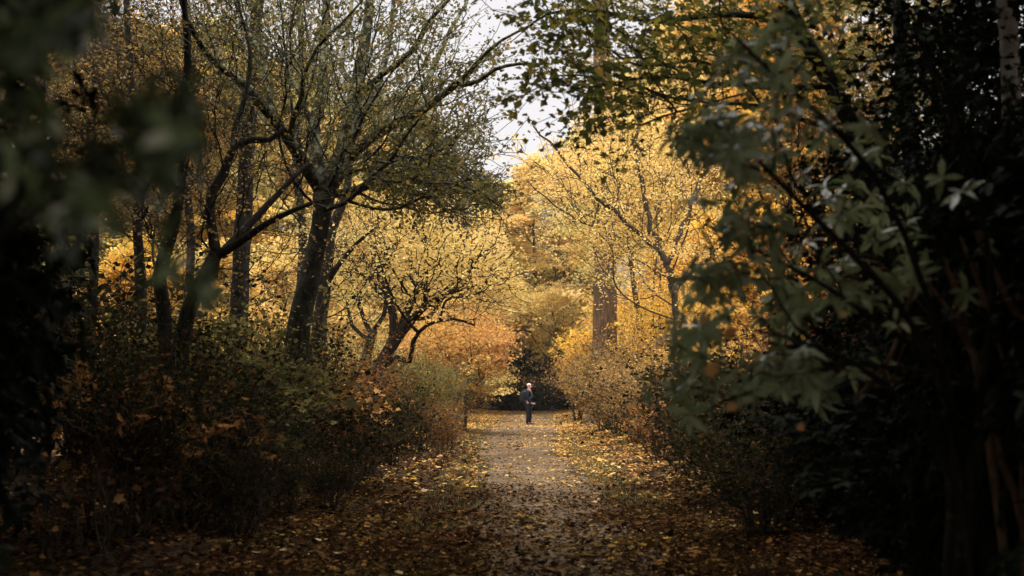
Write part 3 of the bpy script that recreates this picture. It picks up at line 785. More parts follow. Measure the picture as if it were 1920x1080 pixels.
right = [
    (1120, 62, 2.4, shA, BRN, "brown thicket shrub nearest the man at the right path edge"),
    (1138, 50, 2.7, shA, BRN, "pale brown fine twigged shrub under the fissured trunk"),
    (1160, 44, 2.9, shA, BRN, "tall brown thicket shrub right of the fissured trunk"),
    (1200, 38, 2.3, shA, BRN, "dense brown shrub with twiggy dark base"),
    (1260, 34, 2.3, shA, BRN, "rusty brown shrub above the dark stems at right"),
    (1320, 38, 2.6, shA, GOLD, "gold leaved shrub behind the rhododendron sprays"),
    (1230, 30, 1.5, shC, RUST, "low rusty shrub with bare stems by the right bank"),
    (1310, 27, 1.9, shB, DUSK, "dark shrub with bare lower stems beside the leaf bank"),
    (1415, 15.5, 1.15, shB, DUSK, "low black shrub nearest the path at the bottom right"),
    (1370, 19.5, 1.5, shB, DUSK, "dark rounded shrub between the leaf bank and the black shade"),
    (1400, 24, 2.0, shB, DUSK, "dark shrub in the right shade behind the sprays"),
    (1420, 44, 3.2, shA, GOLD, "tall gold shrub glimpsed through the rhododendron"),
    (1500, 34, 3.0, shA, RUST, "rust shrub glimpsed deep in the right shade"),
]
for px, Y, H, mod, m, lab in right:
    put(mod, px, Y, H, lab, "shrub", "shrubs on the right bank", mats={"foliage": m}, baseH={shA.name: 1.9, shB.name: 1.6, shC.name: 1.7}[mod.name], wide=0.9 + ((px * 7 + int(Y) * 13) % 40) / 120)

# ================================================================ SINGLE TREES
# --- big lichened tree on the left
def key_tree(name, seed, px, Y, guides, targets, label, bark, leafmat, leaf, per, spread, cat="tree", bf=0.35, r_tip=0.006, gamma=0.42, attach_from=1.0, crown="crown", trunkname="trunk", tmpl=T_SIMPLE, whorl=False, flat=0.8, droop=0.3, thick=0.018, keep=1.0, wob=0.0, width=1.0, tone=0.0):
    rng = np.random.default_rng(seed)
    loc = base_loc(px, Y, -0.05)
    root = thing(name, label, cat, loc)
    G = [(np.asarray(p_) - loc, r_, g_) for p_, r_, g_ in guides]
    W, A, D = grow(G, np.asarray(targets) - loc, rng, bf=bf, r_tip=r_tip, gamma=gamma, thick=thick, attach_from=attach_from, wob=wob)
    W.build(trunkname, bark, root)
    k = rng.random(len(A)) < keep
    if whorl: rhodo_whorls(crown, A[k], D[k], per, leaf, leafmat, root, rng, width=width, tone_bias=tone)
    else: leaf_mesh(crown, A[k], per, spread, leaf, leafmat, root, rng, tmpl=tmpl, flat=flat, droop=droop, clump=0.35, width=width, tone_bias=tone)
    return root

def cloud(rng, n, pts, Y, dY):
    """targets scattered round picture points (px, py, spread_px, weight) at distance Y +- dY"""
    w = np.array([p_[3] for p_ in pts], float); w /= w.sum()
    idx = rng.choice(len(pts), n, p=w)
    out_ = []
    for i in idx:
        x, y, s, _ = pts[i]
        out_.append(at(x + rng.normal(0, s), y + rng.normal(0, s * 0.75), Y + rng.normal(0, dY)))
    out_ = np.array(out_)
    return out_[out_[:, 2] > gz(out_[:, 0], out_[:, 1]) + 0.15]

rk = np.random.default_rng(5)
Y0 = 22.0
b0 = base_loc(545, Y0, -0.2)
trunk_pts, trunk_r = limb([(553, 760), (556, 680), (560, 610), (576, 540), (590, 480), (602, 420), (608, 365)], Y0, [28, 25, 23, 20, 18, 17, 22])
trunk_pts = np.vstack([b0, trunk_pts]); trunk_r = np.concatenate([[0.36], trunk_r])
GB = [(trunk_pts, trunk_r, None)]
def lg(pts, rp, par=0, dys=None):
    a_, r_ = limb(pts, Y0, rp, dys); GB.append((a_, r_, par)); return len(GB) - 1
A_ = lg([(612, 350), (640, 300), (655, 240), (665, 180), (678, 110), (690, 40), (697, -60), (705, -180)], [22, 18, 15, 12, 8, 4], 0, np.linspace(0, 1.0, 8))
B_ = lg([(602, 345), (592, 290), (588, 235), (602, 180), (607, 100), (612, 0), (615, -120)], [17, 13, 11, 10, 8, 4], 0, np.linspace(0.1, 2.0, 7))
C_ = lg([(597, 348), (568, 302), (532, 248), (505, 213), (465, 165), (425, 135), (380, 90), (345, 18), (325, -60)], [14, 11, 9, 7, 5, 3], 0, np.linspace(0, -2.0, 9))
C2 = lg([(520, 235), (502, 180), (493, 110), (462, 55), (440, 0), (430, -80)], [8, 6, 5, 4, 2], C_, np.linspace(-0.7, 0.5, 6))
C3 = lg([(545, 262), (550, 222), (566, 182), (568, 148), (596, 88), (640, 45), (680, 0)], [7, 5, 4, 3, 2], C_, np.linspace(-0.4, -2, 7))
D_ = lg([(655, 292), (700, 256), (748, 228), (785, 210), (822, 184), (855, 158), (878, 138), (905, 105), (940, 76), (1000, 45)], [12, 9, 8, 7, 5, 3, 2], A_, np.linspace(0.2, -2.5, 10))
D2 = lg([(865, 160), (900, 150), (928, 130), (970, 120), (1020, 120)], [5, 4, 3, 1.5], D_, np.linspace(-1.5, -3, 5))
E_ = lg([(672, 172), (688, 165), (716, 140), (752, 115), (782, 82), (800, 45), (840, 0), (870, -50)], [8, 7, 6, 5, 4, 2], A_, np.linspace(0.4, -0.8, 8))
F_ = lg([(740, 232), (770, 186), (797, 158), (820, 110), (845, 55), (872, 10), (890, -40)], [7, 6, 5, 4, 2], D_, np.linspace(0, 1.6, 7))
G_ = lg([(640, 362), (690, 350), (740, 326), (785, 306), (822, 282), (850, 270)], [8, 6, 4, 3, 2], 0, np.linspace(0, -1.5, 6))
G2 = lg([(745, 327), (800, 342), (850, 345), (900, 362), (945, 392)], [4, 3, 2, 1.2], G_, np.linspace(-0.8, -1.5, 5))
H_ = lg([(660, 300), (690, 290), (736, 290), (790, 300), (840, 320), (880, 350)], [5, 4, 3, 2], A_, np.linspace(0.2, 1.2, 6))
I_ = lg([(668, 160), (640, 130), (650, 70), (660, 0), (650, -80)], [7, 5, 4, 2], A_, np.linspace(0.5, 1.8, 5))
J_ = lg([(640, 300), (690, 200), (720, 120), (735, 40), (740, -60)], [9, 8, 6, 3], A_, np.linspace(0.3, 2.4, 5))
TB = cloud(rk, 4600, [(720, 200, 90, 2.0), (800, 270, 60, 1.8), (850, 330, 50, .15), (760, 330, 60, .7), (640, 180, 90, 1.2), (520, 120, 90, 1.3), (420, 80, 80, 1.2), (600, 20, 100, 1.6), (770, 40, 55, 1.0), (830, 130, 45, .8), (930, 105, 22, .25), (480, 200, 70, 0.8), (580, -120, 130, 1.2), (400, -60, 100, 0.8), (880, 230, 40, .5), (920, 360, 26, .7), (870, 390, 30, .3), (700, 290, 70, 1.2), (800, 320, 50, .9)], Y0, 1.7)
for q in range(70):      # fine drooping sprays on the right side
    x_, y_ = rk.uniform(680, 880), rk.uniform(290, 350); L_ = rk.uniform(40, 110); yy_ = Y0 + rk.normal(0, 1.0)
    TB = np.vstack([TB, [at(x_ + L_ * f * 0.8 + rk.normal(0, 3), y_ + L_ * (0.15 * f + 0.75 * f * f) + rk.normal(0, 3), yy_) for f in np.linspace(0, 1, 9)]])
key_tree("lichened_tree", 51, 545, Y0, GB, TB, "large grey green lichened tree forking into many limbs left of the path", B_LICHEN, DOLIVE, 0.066, 5, 0.06, attach_from=4.2, r_tip=0.0055, gamma=0.38, droop=0.5)

# --- leaning forked dark tree
Y0 = 19.0
GB = [(np.vstack([base_loc(318, Y0, -0.2), limb([(330, 720), (345, 620), (362, 560), (390, 505), (404, 478)], Y0, [1])[0]]), np.array([22, 18, 15, 15, 14, 13]) * Y0 / F, None)]
lg([(404, 478), (400, 446), (393, 400), (398, 360), (420, 325), (437, 280), (470, 262), (505, 262), (530, 240)], [11, 10, 9, 7, 4], 0, np.linspace(0, .6, 9))
lg([(404, 480), (440, 460), (480, 432), (520, 408), (576, 384), (620, 372)], [10, 8, 6, 4, 2], 0, np.linspace(0, -.4, 6))
k_ = lg([(420, 470), (450, 440), (485, 402), (520, 365), (555, 328), (590, 300)], [9, 8, 7, 5, 3], 0, np.linspace(0.1, 1.0, 6))
lg([(437, 280), (440, 240), (460, 180), (470, 100), (450, 20), (440, -60)], [6, 5, 4, 2], 1, np.linspace(.4, 1.5, 6))
TT = cloud(rk, 900, [(460, 330, 60, 1), (420, 200, 70, 1), (500, 300, 60, 1), (360, 380, 50, .8), (560, 430, 50, .8), (480, 500, 60, .8), (350, 250, 60, 1), (430, 60, 80, 1)], Y0, 1.2)
key_tree("leaning_tree", 52, 318, Y0, GB, TT, "dark leaning tree that forks low, with limbs reaching right", B_DARK, BRN, 0.05, 2, 0.08, attach_from=3.2, r_tip=0.0035, gamma=0.38, keep=0.6)

# --- slim trees on the left and behind
def slim(name, seed, px0, Y, pts, rp, cl, n, label, bark=B_DARK, leafmat=BRN, leaf=0.055, per=2, keep=0.7, r_tip=0.004, dY=1.0, spread=0.09, extra=(), gamma=0.38, cat="tree", droop=0.3, att=2.5):
    g = [(np.vstack([base_loc(px0, Y, -0.2), limb(pts, Y, [1])[0]]), np.interp(np.linspace(0, 1, len(pts) + 1), np.linspace(0, 1, len(rp)), rp) * Y / F, None)]
    for (p_, r_, dy_) in extra:
        a_, rr_ = limb(p_, Y, r_, np.linspace(0, dy_, len(p_))); g.append((a_, rr_, 0))
    return key_tree(name, seed, px0, Y, g, cloud(np.random.default_rng(seed + 900), n, cl, Y, dY), label, bark, leafmat, leaf, per, spread, keep=keep, r_tip=r_tip, attach_from=att, gamma=gamma, cat=cat, droop=droop)
slim("slim_tree", 61, 318, 20, [(308, 600), (298, 520), (318, 450), (330, 400), (342, 320), (338, 240), (352, 120), (345, 0), (340, -80)], [16, 13, 11, 9, 7, 4],
     [(330, 300, 60, 1), (300, 150, 80, 1), (270, 400, 50, 1), (370, 420, 50, .8), (280, 60, 90, 1), (330, 500, 40, .6)], 900, "slim dark tree with a curved trunk left of the leaning tree")
slim("straight_tree", 62, 448, 28, [(446, 660), (450, 560), (453, 470), (458, 380), (462, 300), (470, 200), (478, 100), (480, 0), (482, -100)], [18, 17, 15, 13, 8],
     [(470, 250, 70, 1), (440, 120, 90, 1.2), (520, 520, 50, .5), (420, 350, 60, .7), (500, 50, 100, 1)], 1100, "straight dark trunk behind the forked leaning tree", leafmat=BRN, per=4, keep=1, leaf=0.07)
slim("slim_tree", 63, 262, 24, [(264, 600), (262, 500), (258, 420), (266, 330), (250, 200), (240, 60), (235, -60)], [12, 10, 8, 5],
     [(230, 200, 80, 1), (200, 80, 90, 1), (180, 330, 70, 1), (290, 350, 50, .7)], 900, "thin dark trunk in the left shade beside the curved one", per=5, keep=1, leaf=0.07)
slim("slim_tree", 64, 600, 30, [(598, 640), (606, 560), (612, 500), (622, 430), (650, 360), (660, 250)], [15, 13, 10, 5],
     [(640, 480, 40, 1), (690, 440, 40, 1), (600, 440, 30, .6), (670, 560, 30, .7)], 500, "thin brown trunk just right of and behind the lichened trunk", bark=B_DARK, leafmat=YELG, per=3, keep=.8, leaf=0.07,
     extra=[([(612, 530), (640, 490), (670, 455), (700, 430)], [6, 4, 2], -.6)])
# brown leaved twiggy trees behind, upper left
for i, (px, Y, c, lab) in enumerate(((350, 31, 330, "twiggy brown leaved tree filling the upper left above the leaning tree"), (170, 27, 150, "brown leaved tree with painted shade in the upper left corner"), (560, 36, 560, "twiggy olive tree behind the lichened limbs"))):
    slim("brown_tree", 70 + i, px, Y, [(px, 620), (px + 8, 450), (px - 5, 300), (px + 10, 150), (px, 0), (px + 5, -150)], [10, 8, 7, 4],
         [(c, 60, 130, 1.5), (c - 80, 200, 80, 1), (c + 90, 190, 80, 1), (c, 300, 80, .6), (c, -120, 140, 1)], 1700, lab, leafmat=(DOLIVE, DBRN, OLIVE)[i], per=(8, 12, 7)[i], keep=1, leaf=0.085, spread=0.16, dY=2.2)

# --- gnarled small tree
Y0 = 34.0
GB = [(np.vstack([base_loc(705, Y0, -0.2), limb([(708, 720), (712, 690), (730, 655), (752, 622), (772, 598)], Y0, [1])[0]]), np.array([17, 15, 13, 12, 10, 9]) * Y0 / F, None)]
n1_ = lg([(772, 598), (800, 572), (830, 556), (862, 542), (900, 540)], [8, 6, 5, 3], 0, np.linspace(0, -1, 5))
lg([(750, 620), (765, 580), (782, 545), (795, 510), (830, 490), (870, 470)], [9, 7, 5, 3], 0, np.linspace(0, 1, 6))
n2_ = lg([(735, 645), (738, 600), (728, 560), (712, 520), (720, 480), (745, 450), (750, 420)], [9, 8, 6, 4, 2], 0, np.linspace(0, .8, 7))
lg([(728, 560), (705, 545), (690, 505), (680, 470), (700, 430)], [6, 5, 3, 2], n2_, np.linspace(0, 1, 5))
lg([(715, 690), (745, 670), (768, 678), (775, 640), (800, 610), (850, 598), (890, 610)], [6, 5, 4, 3, 2], 0, np.linspace(0, -1.2, 7))
lg([(800, 572), (790, 520), (770, 500), (765, 460), (790, 430)], [5, 4, 3, 2], n1_, np.linspace(0, .8, 5))
TT = cloud(rk, 2000, [(850, 500, 50, 1.3), (780, 440, 60, 1.3), (700, 430, 55, 1.1), (920, 540, 35, .9), (890, 470, 45, 1), (650, 470, 35, .6), (740, 500, 45, .7), (830, 560, 40, .4)], Y0, 1.5)
key_tree("gnarled_tree", 53, 705, Y0, GB, TT, "small gnarled tree with black twisting stems under a yellow canopy", B_DARK, YEL, 0.085, 9, 0.14, attach_from=2.2, r_tip=0.009, gamma=0.36, flat=0.5)
Y0 = 40.0
GB = [(np.vstack([base_loc(690, Y0, -0.2), limb([(686, 690), (692, 650), (700, 620)], Y0, [1])[0]]), np.array([12, 10, 9, 8]) * Y0 / F, None)]
lg([(700, 620), (720, 590), (728, 550), (760, 520)], [5, 4, 2], 0)
lg([(698, 630), (680, 590), (672, 555), (690, 520), (680, 480)], [5, 4, 3, 2], 0)
lg([(695, 640), (660, 610), (650, 560), (625, 530)], [4, 3, 2], 0)
TT = cloud(rk, 900, [(640, 520, 40, 1), (700, 480, 45, 1), (750, 520, 35, .8), (620, 460, 40, .7)], Y0, 1.5)
key_tree("gnarled_tree", 54, 690, Y0, GB, TT, "smaller twisted tree half hidden left of the gnarled one", B_DARK, YEL, 0.09, 5, 0.14, attach_from=2.2, r_tip=0.006, gamma=0.42)

# --- peach orange shrub tree
def bushtree(name, seed, px, Y, cl, n, mat, leaf, per, label, dY=1.6, spread=0.14, bark=B_TWIG, flat=0.45, cat="small tree", tmpl=T_SIMPLE):
    rng = np.random.default_rng(seed)
    T = cloud(rng, n, cl, Y, dY)
    b = base_loc(px, Y, -0.15); top = T.mean(0)
    G = []
    for i in range(5):
        e_ = T[rng.integers(len(T))] * 0.75 + top * 0.25
        G.append((wander(b + rng.normal(0, .08, 3) * [1, 1, 0], e_, 7, 0.10, rng), np.linspace(0.07, 0.02, 7), None))
    return key_tree(name, seed, px, Y, G, T, label, bark, mat, leaf, per, spread, attach_from=1.0, r_tip=0.006, gamma=0.4, flat=flat, cat=cat, crown="crown", trunkname="stems", tmpl=tmpl)
bushtree("azalea_bush", 81, 870, 50, [(860, 615, 34, 1), (890, 655, 30, 1.2), (830, 650, 32, .9), (928, 630, 17, .6), (855, 705, 24, .9), (800, 640, 25, .4), (905, 685, 14, .4)], 2000, ORG, 0.10, 14, "peach orange bush beside the dark opening left of the man")
bushtree("gold_bush", 82, 1085, 66, [(1092, 655, 20, 1), (1078, 690, 13, .8), (1110, 650, 20, .7), (1095, 710, 20, .5)], 700, GOLD, 0.13, 16, "bright golden orange bush at the foot of the fissured trunk", dY=1.2)
bushtree("gold_bush", 83, 1230, 46, [(1250, 590, 32, 1), (1285, 570, 40, 1), (1215, 655, 30, .8), (1320, 600, 35, .6), (1260, 660, 40, .6)], 1500, GOLD, 0.085, 9, "loose deep gold bush right of the fissured trunk")
bushtree("pale_bush", 84, 1190, 72, [(1190, 570, 32, 1), (1230, 530, 32, 1), (1170, 520, 22, .6), (1240, 590, 30, .6)], 1100, PALE, 0.11, 11, "pale grey cream lichened bush behind the fissured trunk", bark=B_PALE)
bushtree("yellow_bush", 85, 1085, 90, [(1000, 585, 24, 1), (1040, 560, 24, 1), (960, 570, 22, 1), (1060, 610, 14, .5)], 1300, YEL, 0.13, 12, "pale yellow tree leaning over the end of the path", dY=2)

bushtree("maple_tree", 86, 1215, 50, [(1140, 450, 30, .3), (1180, 290, 50, 1.1), (1220, 400, 50, 1), (1230, 300, 60, 1), (1060, 330, 35, .4)], 2200, YEL, 0.105, 12, "pale yellow maple spreading in front of the fissured trunk", dY=1.4, spread=0.16, cat="tree")
# --- fissured conifer trunk, right of centre
rng = np.random.default_rng(90)
b = base_loc(1131, 60, -0.2)
tr_ = thing("redwood_tree", "tall straight conifer trunk with deeply fissured reddish bark right of the path", "tree", b)
zs = np.linspace(0, 27, 90); S = 56
a = np.arange(S) * 2 * math.pi / S
rad = 0.54 * (1 - zs / 45) + 0.30 * np.exp(-zs / 0.7)
ridg = 1 + 0.045 * np.sin(a[None] * 17 + 0.35 * zs[:, None]) + 0.03 * np.sin(a[None] * 11 - 0.8 * np.sin(zs[:, None] * 0.8)) + rng.normal(0, 0.018, (len(zs), S))
RR = rad[:, None] * ridg
cx = 0.10 * np.sin(zs * 0.2)
V = np.stack([RR * np.cos(a) + cx[:, None], RR * np.sin(a), np.repeat(zs[:, None], S, 1)], -1).reshape(-1, 3)
i = np.arange(len(zs) - 1)[:, None] * S; j = np.arange(S)[None]; j2 = (j + 1) % S
raw_mesh("trunk", V, [np.stack([i + j, i + j2, i + S + j2, i + S + j], -1).reshape(-1, 4)], B_RED, tr_, smooth=True)
T = []
for k in range(16):
    z = rng.uniform(6.2, 25); aa = rng.random() * 6.28; L = rng.uniform(1.5, 3.6)
    for q in range(26):
        f = rng.uniform(0.25, 1); T.append([L * f * math.cos(aa) + rng.normal(0, .3), L * f * math.sin(aa) + rng.normal(0, .3), z - 0.5 * f + rng.normal(0, .2)])
W, A, D = grow([(np.stack([cx[::6], 0 * zs[::6], zs[::6]], 1), rad[::6] * 0.5, None)], T, rng, bf=0.3, attach_from=5, r_tip=0.008, gamma=0.5)
W.build("branches", B_TWIG, tr_)
leaf_mesh("crown", A, 12, 0.22, 0.13, YELG, tr_, rng)

# --- sparse fine tree on the right, in front of the yellow
Y0 = 42.0
GB = [(np.vstack([base_loc(1290, Y0, -0.2), limb([(1285, 700), (1272, 600), (1262, 540), (1250, 500)], Y0, [1])[0]]), np.array([8, 7, 6.5, 6, 5.5]) * Y0 / F, None)]
s1 = lg([(1250, 500), (1232, 460), (1217, 410), (1210, 350), (1190, 270), (1200, 180), (1210, 60)], [6, 5, 4, 2], 0, np.linspace(0, .8, 7))
s2 = lg([(1238, 470), (1200, 440), (1150, 395), (1110, 365), (1070, 310), (1030, 270), (1000, 236)], [4.5, 3.5, 2.6, 1.5], s1, np.linspace(0, -1.5, 7))
lg([(1140, 390), (1100, 350), (1085, 300), (1075, 270)], [2.2, 1.5, 1], s2)
lg([(1110, 425), (1070, 400), (1020, 370), (990, 340)], [2.0, 1.5, 1], s2, np.linspace(-.5, -2, 4))
lg([(1250, 500), (1275, 440), (1300, 370), (1330, 300), (1350, 200)], [5, 4, 2], 0, np.linspace(0, 1.5, 5))
lg([(1262, 540), (1310, 500), (1350, 460), (1400, 380)], [5, 4, 2], 0, np.linspace(0, -1.5, 4))
TT = cloud(rk, 1900, [(1135, 400, 30, .2), (1140, 300, 40, .3), (1160, 330, 70, .8), (1230, 300, 80, 1.2), (1300, 300, 70, 1), (1080, 330, 50, .7), (1180, 480, 60, 1), (1280, 480, 60, 1), (1020, 300, 35, .4), (1230, 180, 80, .9), (1100, 420, 50, .6)], Y0, 1.8)
key_tree("slender_tree", 55, 1290, Y0, GB, TT, "slender open tree with fine branches reaching left across the yellow foliage", B_TWIG, YEL, 0.085, 8, 0.11, wob=0.035, attach_from=3.5, r_tip=0.0065, gamma=0.33)

# --- tree overhanging from the right, dark limbs
Y0 = 14.0
GB = [(np.vstack([base_loc(1760, Y0, -0.2), limb([(1750, 900), (1745, 700), (1730, 560), (1700, 450)], Y0, [1])[0]]), np.array([42, 36, 32, 28, 25]) * Y0 / F, None)]
l1 = lg([(1700, 450), (1660, 350), (1610, 260), (1560, 160), (1500, 60), (1460, -40), (1420, -140)], [20, 17, 15, 12, 8], 0, np.linspace(0, -.5, 7))
l2 = lg([(1705, 460), (1715, 350), (1700, 220), (1690, 100), (1680, -30), (1660, -160)], [19, 17, 14, 9], 0, np.linspace(0, .8, 6))
l3 = lg([(1720, 520), (1780, 380), (1790, 240), (1810, 100), (1830, -60)], [17, 14, 10, 7], 0, np.linspace(0, -.4, 5))
lg([(1560, 160), (1470, 165), (1400, 160), (1330, 155), (1260, 145), (1180, 150), (1110, 180)], [7, 5.5, 4, 2.5, 1.5], l1, np.linspace(-.2, 1.2, 7))
lg([(1500, 60), (1420, 30), (1320, 30), (1220, 40), (1120, 20), (1030, 25), (980, 60)], [8, 6, 4, 2], l1, np.linspace(-.3, .8, 7))
lg([(1610, 260), (1520, 230), (1430, 200), (1350, 195), (1270, 210), (1200, 235)], [5, 4, 3, 1.5], l1, np.linspace(-.2, -1, 6))
lg([(1460, -40), (1350, -60), (1200, -60), (1080, -80), (960, -60)], [8, 6, 4, 2], l1, np.linspace(-.3, 1.0, 5))
TT = cloud(rk, 1500, [(1060, 40, 40, 1.0), (1120, 50, 50, 1.2), (1210, 60, 60, 1.2), (1310, 60, 60, 1.3), (1030, 130, 35, .6), (1110, 160, 40, .9), (1200, 150, 55, .8), (1300, 150, 60, .9), (1090, 240, 35, .35), (1180, 210, 40, .35), (970, 190, 30, .2), (1400, 120, 60, 1), (1500, 150, 70, 1), (1280, 230, 50, .4), (1430, 30, 70, 1), (1560, 60, 80, .8), (1140, 300, 25, .12), (1000, -60, 90, 1.2), (1200, -100, 130, 1.5), (1450, -120, 130, 1.2)], Y0, 1.3)
key_tree("overhanging_tree", 56, 1760, Y0, GB, TT, "dark limbed tree at right whose leafy branches overhang the top of the view", B_DARK, OVER, 0.085, 5, 0.075, attach_from=5.0, r_tip=0.0035, gamma=0.4, flat=0.6, thick=0.012)

# dark leafy mass above right
for k, (px, Y, cl, lab) in enumerate((
        (1850, 12, [(1780, 100, 90, 1), (1850, 250, 80, 1), (1700, 300, 80, .8), (1880, 50, 90, 1), (1640, 420, 70, .7), (1820, 420, 80, 1)], "dark evergreen tree with dense small leaves in the upper right"),
        (1560, 17, [(1480, 330, 70, 1), (1560, 260, 80, .7), (1450, 450, 60, .8), (1600, 480, 80, 1), (1540, 600, 80, 1), (1650, 620, 80, 1)], "brown leaved tree in the shade behind the rhododendron sprays"))):
    rr = np.random.default_rng(300 + k)
    b = base_loc(px, Y, -0.2)
    stems_ = [(wander(b + rr.normal(0, .15, 3) * [1, 1, 0], at(c_[0], c_[1], Y), 8, 0.09, rr), np.linspace(0.09, 0.025, 8), None) for c_ in cl]
    key_tree("shade_tree", 57 + k, px, Y, stems_, cloud(rr, 2000, cl, Y, 1.2), lab, B_DARK, (EVER, RUST)[k], (0.075, 0.07)[k], (9, 4)[k], 0.10, attach_from=1.5, r_tip=0.004, keep=(1, .8)[k])

# pale trunk at the very top right with an orange patch under it
b = base_loc(1885, 10.2, -0.2)
r_ = thing("pale_tree", "pale smooth trunk lit in the top right corner", "tree", b)
rng = np.random.default_rng(97)
pts = np.vstack([limb([(1893, 70), (1886, 20), (1880, -60), (1870, -220)], 10.2, [1])[0]]) - b
low = wander((0.12, 0.1, -0.1), pts[0], 7, 0.05, rng)
W = Wood(); Pp, Rr = catmull(np.vstack([low, pts[1:]]), np.linspace(0.085, 0.06, 10), 3); W.add(*tube(Pp, Rr, 14, rng, 0.05)); W.build("trunk", B_PALE, r_)
T = ell(rng, 500, pts[-1] + np.array([0, 0, 0.6]), (1.0, 1.0, 0.9), 0.4)
W, A, D = grow([(pts[-2:], [0.06, 0.03], None)], T, rng, bf=0.4)
W.build("branches", B_DARK, r_); leaf_mesh("crown", A, 6, 0.12, 0.08, OVER, r_, rng)

# --- rhododendron sprays in the right foreground
Y0 = 6.4
b = base_loc(1800, 7.2, -0.1)
rr = np.random.default_rng(77)
GB = []
def rg_(pts, rp, Y=6.6, dy=-0.8):
    a_, r_x = limb(pts, Y, rp, np.linspace(0.5, dy, len(pts))); a_ = np.vstack([b + rr.normal(0, .1, 3) * [1, 1, 0], a_]); GB.append((a_, np.concatenate([[r_x[0] * 1.2], r_x]), None))
rg_([(1800, 900), (1730, 640), (1620, 500), (1500, 380), (1400, 280), (1340, 230)], [9, 7, 6, 4, 3])
rg_([(1790, 860), (1740, 560), (1640, 330), (1520, 200), (1420, 110), (1360, 50)], [9, 7, 6, 4, 3])
rg_([(1780, 900), (1700, 760), (1600, 680), (1500, 640), (1420, 620)], [8, 6, 4, 3], dy=-1.0)
rg_([(1800, 900), (1760, 700), (1640, 600), (1520, 520), (1400, 460), (1320, 420)], [8, 6, 4, 3], dy=0.2)
rg_([(1820, 880), (1860, 600), (1840, 400), (1780, 200), (1700, 60)], [9, 7, 5, 3], dy=0.2)
TT = np.concatenate([cloud(rr, 115, [(1325, 250, 30, 1.2), (1420, 120, 40, .8), (1470, 50, 45, .6), (1420, 300, 45, 1.0), (1390, 420, 42, 1), (1345, 520, 26, .6), (1490, 220, 50, .6)], 6.6, 0.4),
                     cloud(rr, 185, [(1500, 430, 65, .8), (1560, 540, 75, 1), (1430, 590, 45, .8), (1490, 690, 42, 1.2), (1640, 600, 80, .8), (1600, 460, 80, .8), (1700, 420, 90, .6), (1300, 640, 26, .5), (1590, 330, 70, .6), (1400, 730, 40, .4), (1295, 570, 20, .3), (1290, 740, 25, .4)], 7.4, 0.6)])
key_tree("rhododendron_bush", 78, 1800, 7.2, GB, TT, "large leaved rhododendron whose grey green sprays reach in from the right", B_DARK, RHODO, 0.12, 8, 0.1, cat="rhododendron", crown="foliage", trunkname="stems", whorl=True, attach_from=1.2, r_tip=0.004, gamma=0.3, width=0.95)

# bare rusty branches in front of the dark
rr = np.random.default_rng(79)
Y0 = 7.5
GB = []
for pts, rp in (([(1600, 752), (1655, 690), (1682, 640), (1700, 580), (1725, 515), (1760, 470)], [3, 4, 5, 5, 4]),
                ([(1740, 530), (1790, 600), (1830, 680), (1860, 760), (1875, 860)], [4, 6, 7, 8]),
                ([(1800, 440), (1830, 520), (1855, 580), (1870, 640)], [4, 5, 4]),
                ([(1815, 400), (1860, 500), (1900, 580), (1940, 640)], [5, 7, 7])):
    a_, r_x = limb(pts, Y0, rp); GB.append((a_, r_x))
b = base_loc(1900, Y0, -0.15)
allg = []
for a_, r_x in GB:
    endp = a_[-1] if a_[-1][2] < a_[0][2] else a_[0]
    seq = a_ if endp is a_[0] else a_[::-1]
    rx = r_x if endp is a_[0] else r_x[::-1]
    allg.append((np.vstack([b, b * 0.3 + seq[0] * 0.7 + [0.1, 0, 0], seq]), np.concatenate([[0.03, 0.025], rx]), None))
key_tree("bare_bush", 80, 1900, Y0, allg, cloud(rr, 60, [(1700, 560, 60, 1), (1850, 560, 60, 1), (1650, 700, 30, .6)], Y0, .3), "bare crooked rust brown branches against the black shade at right", B_RUST, RUST, 0.06, 1, 0.03, cat="bush", crown="leaves", trunkname="stems", keep=0.4, attach_from=1.5, r_tip=0.0035, gamma=0.35)

# --- blurred leaves close to the lens, upper left
rr = np.random.default_rng(88)
Yf = 2.5
b = np.array([-2.2, 2.1, 0.0])
GB = []
for pts in ([(-300, 500), (-150, 380), (0, 300), (120, 250), (230, 230), (300, 240)], [(-300, 400), (-120, 150), (0, 40), (90, 20), (150, 40)], [(-300, 600), (-100, 470), (60, 420), (180, 330), (330, 320)]):
    a_, r_x = limb(pts, Yf, [10, 7, 5, 3]); GB.append((np.vstack([b, a_]), np.concatenate([[0.02], r_x]), None))
TT = cloud(rr, 210, [(-20, 200, 60, 1), (20, 100, 50, .8), (100, 30, 50, .9), (170, 60, 30, .5), (290, 200, 42, .9), (320, 250, 35, .7), (200, 330, 50, .8), (330, 310, 35, .5), (120, 320, 70, .7), (130, 400, 60, .5), (60, 350, 60, .6), (390, 545, 16, .2)], Yf, 0.22)
key_tree("rhododendron_bush", 89, -900, 1.7, GB, TT, "blurred leafy sprays close to the lens in the upper left", B_DARK, BLURL, 0.05, 5, 0.03, cat="rhododendron", crown="foliage", trunkname="stems", whorl=True, attach_from=1.0, r_tip=0.002, gamma=0.3, width=1.4)

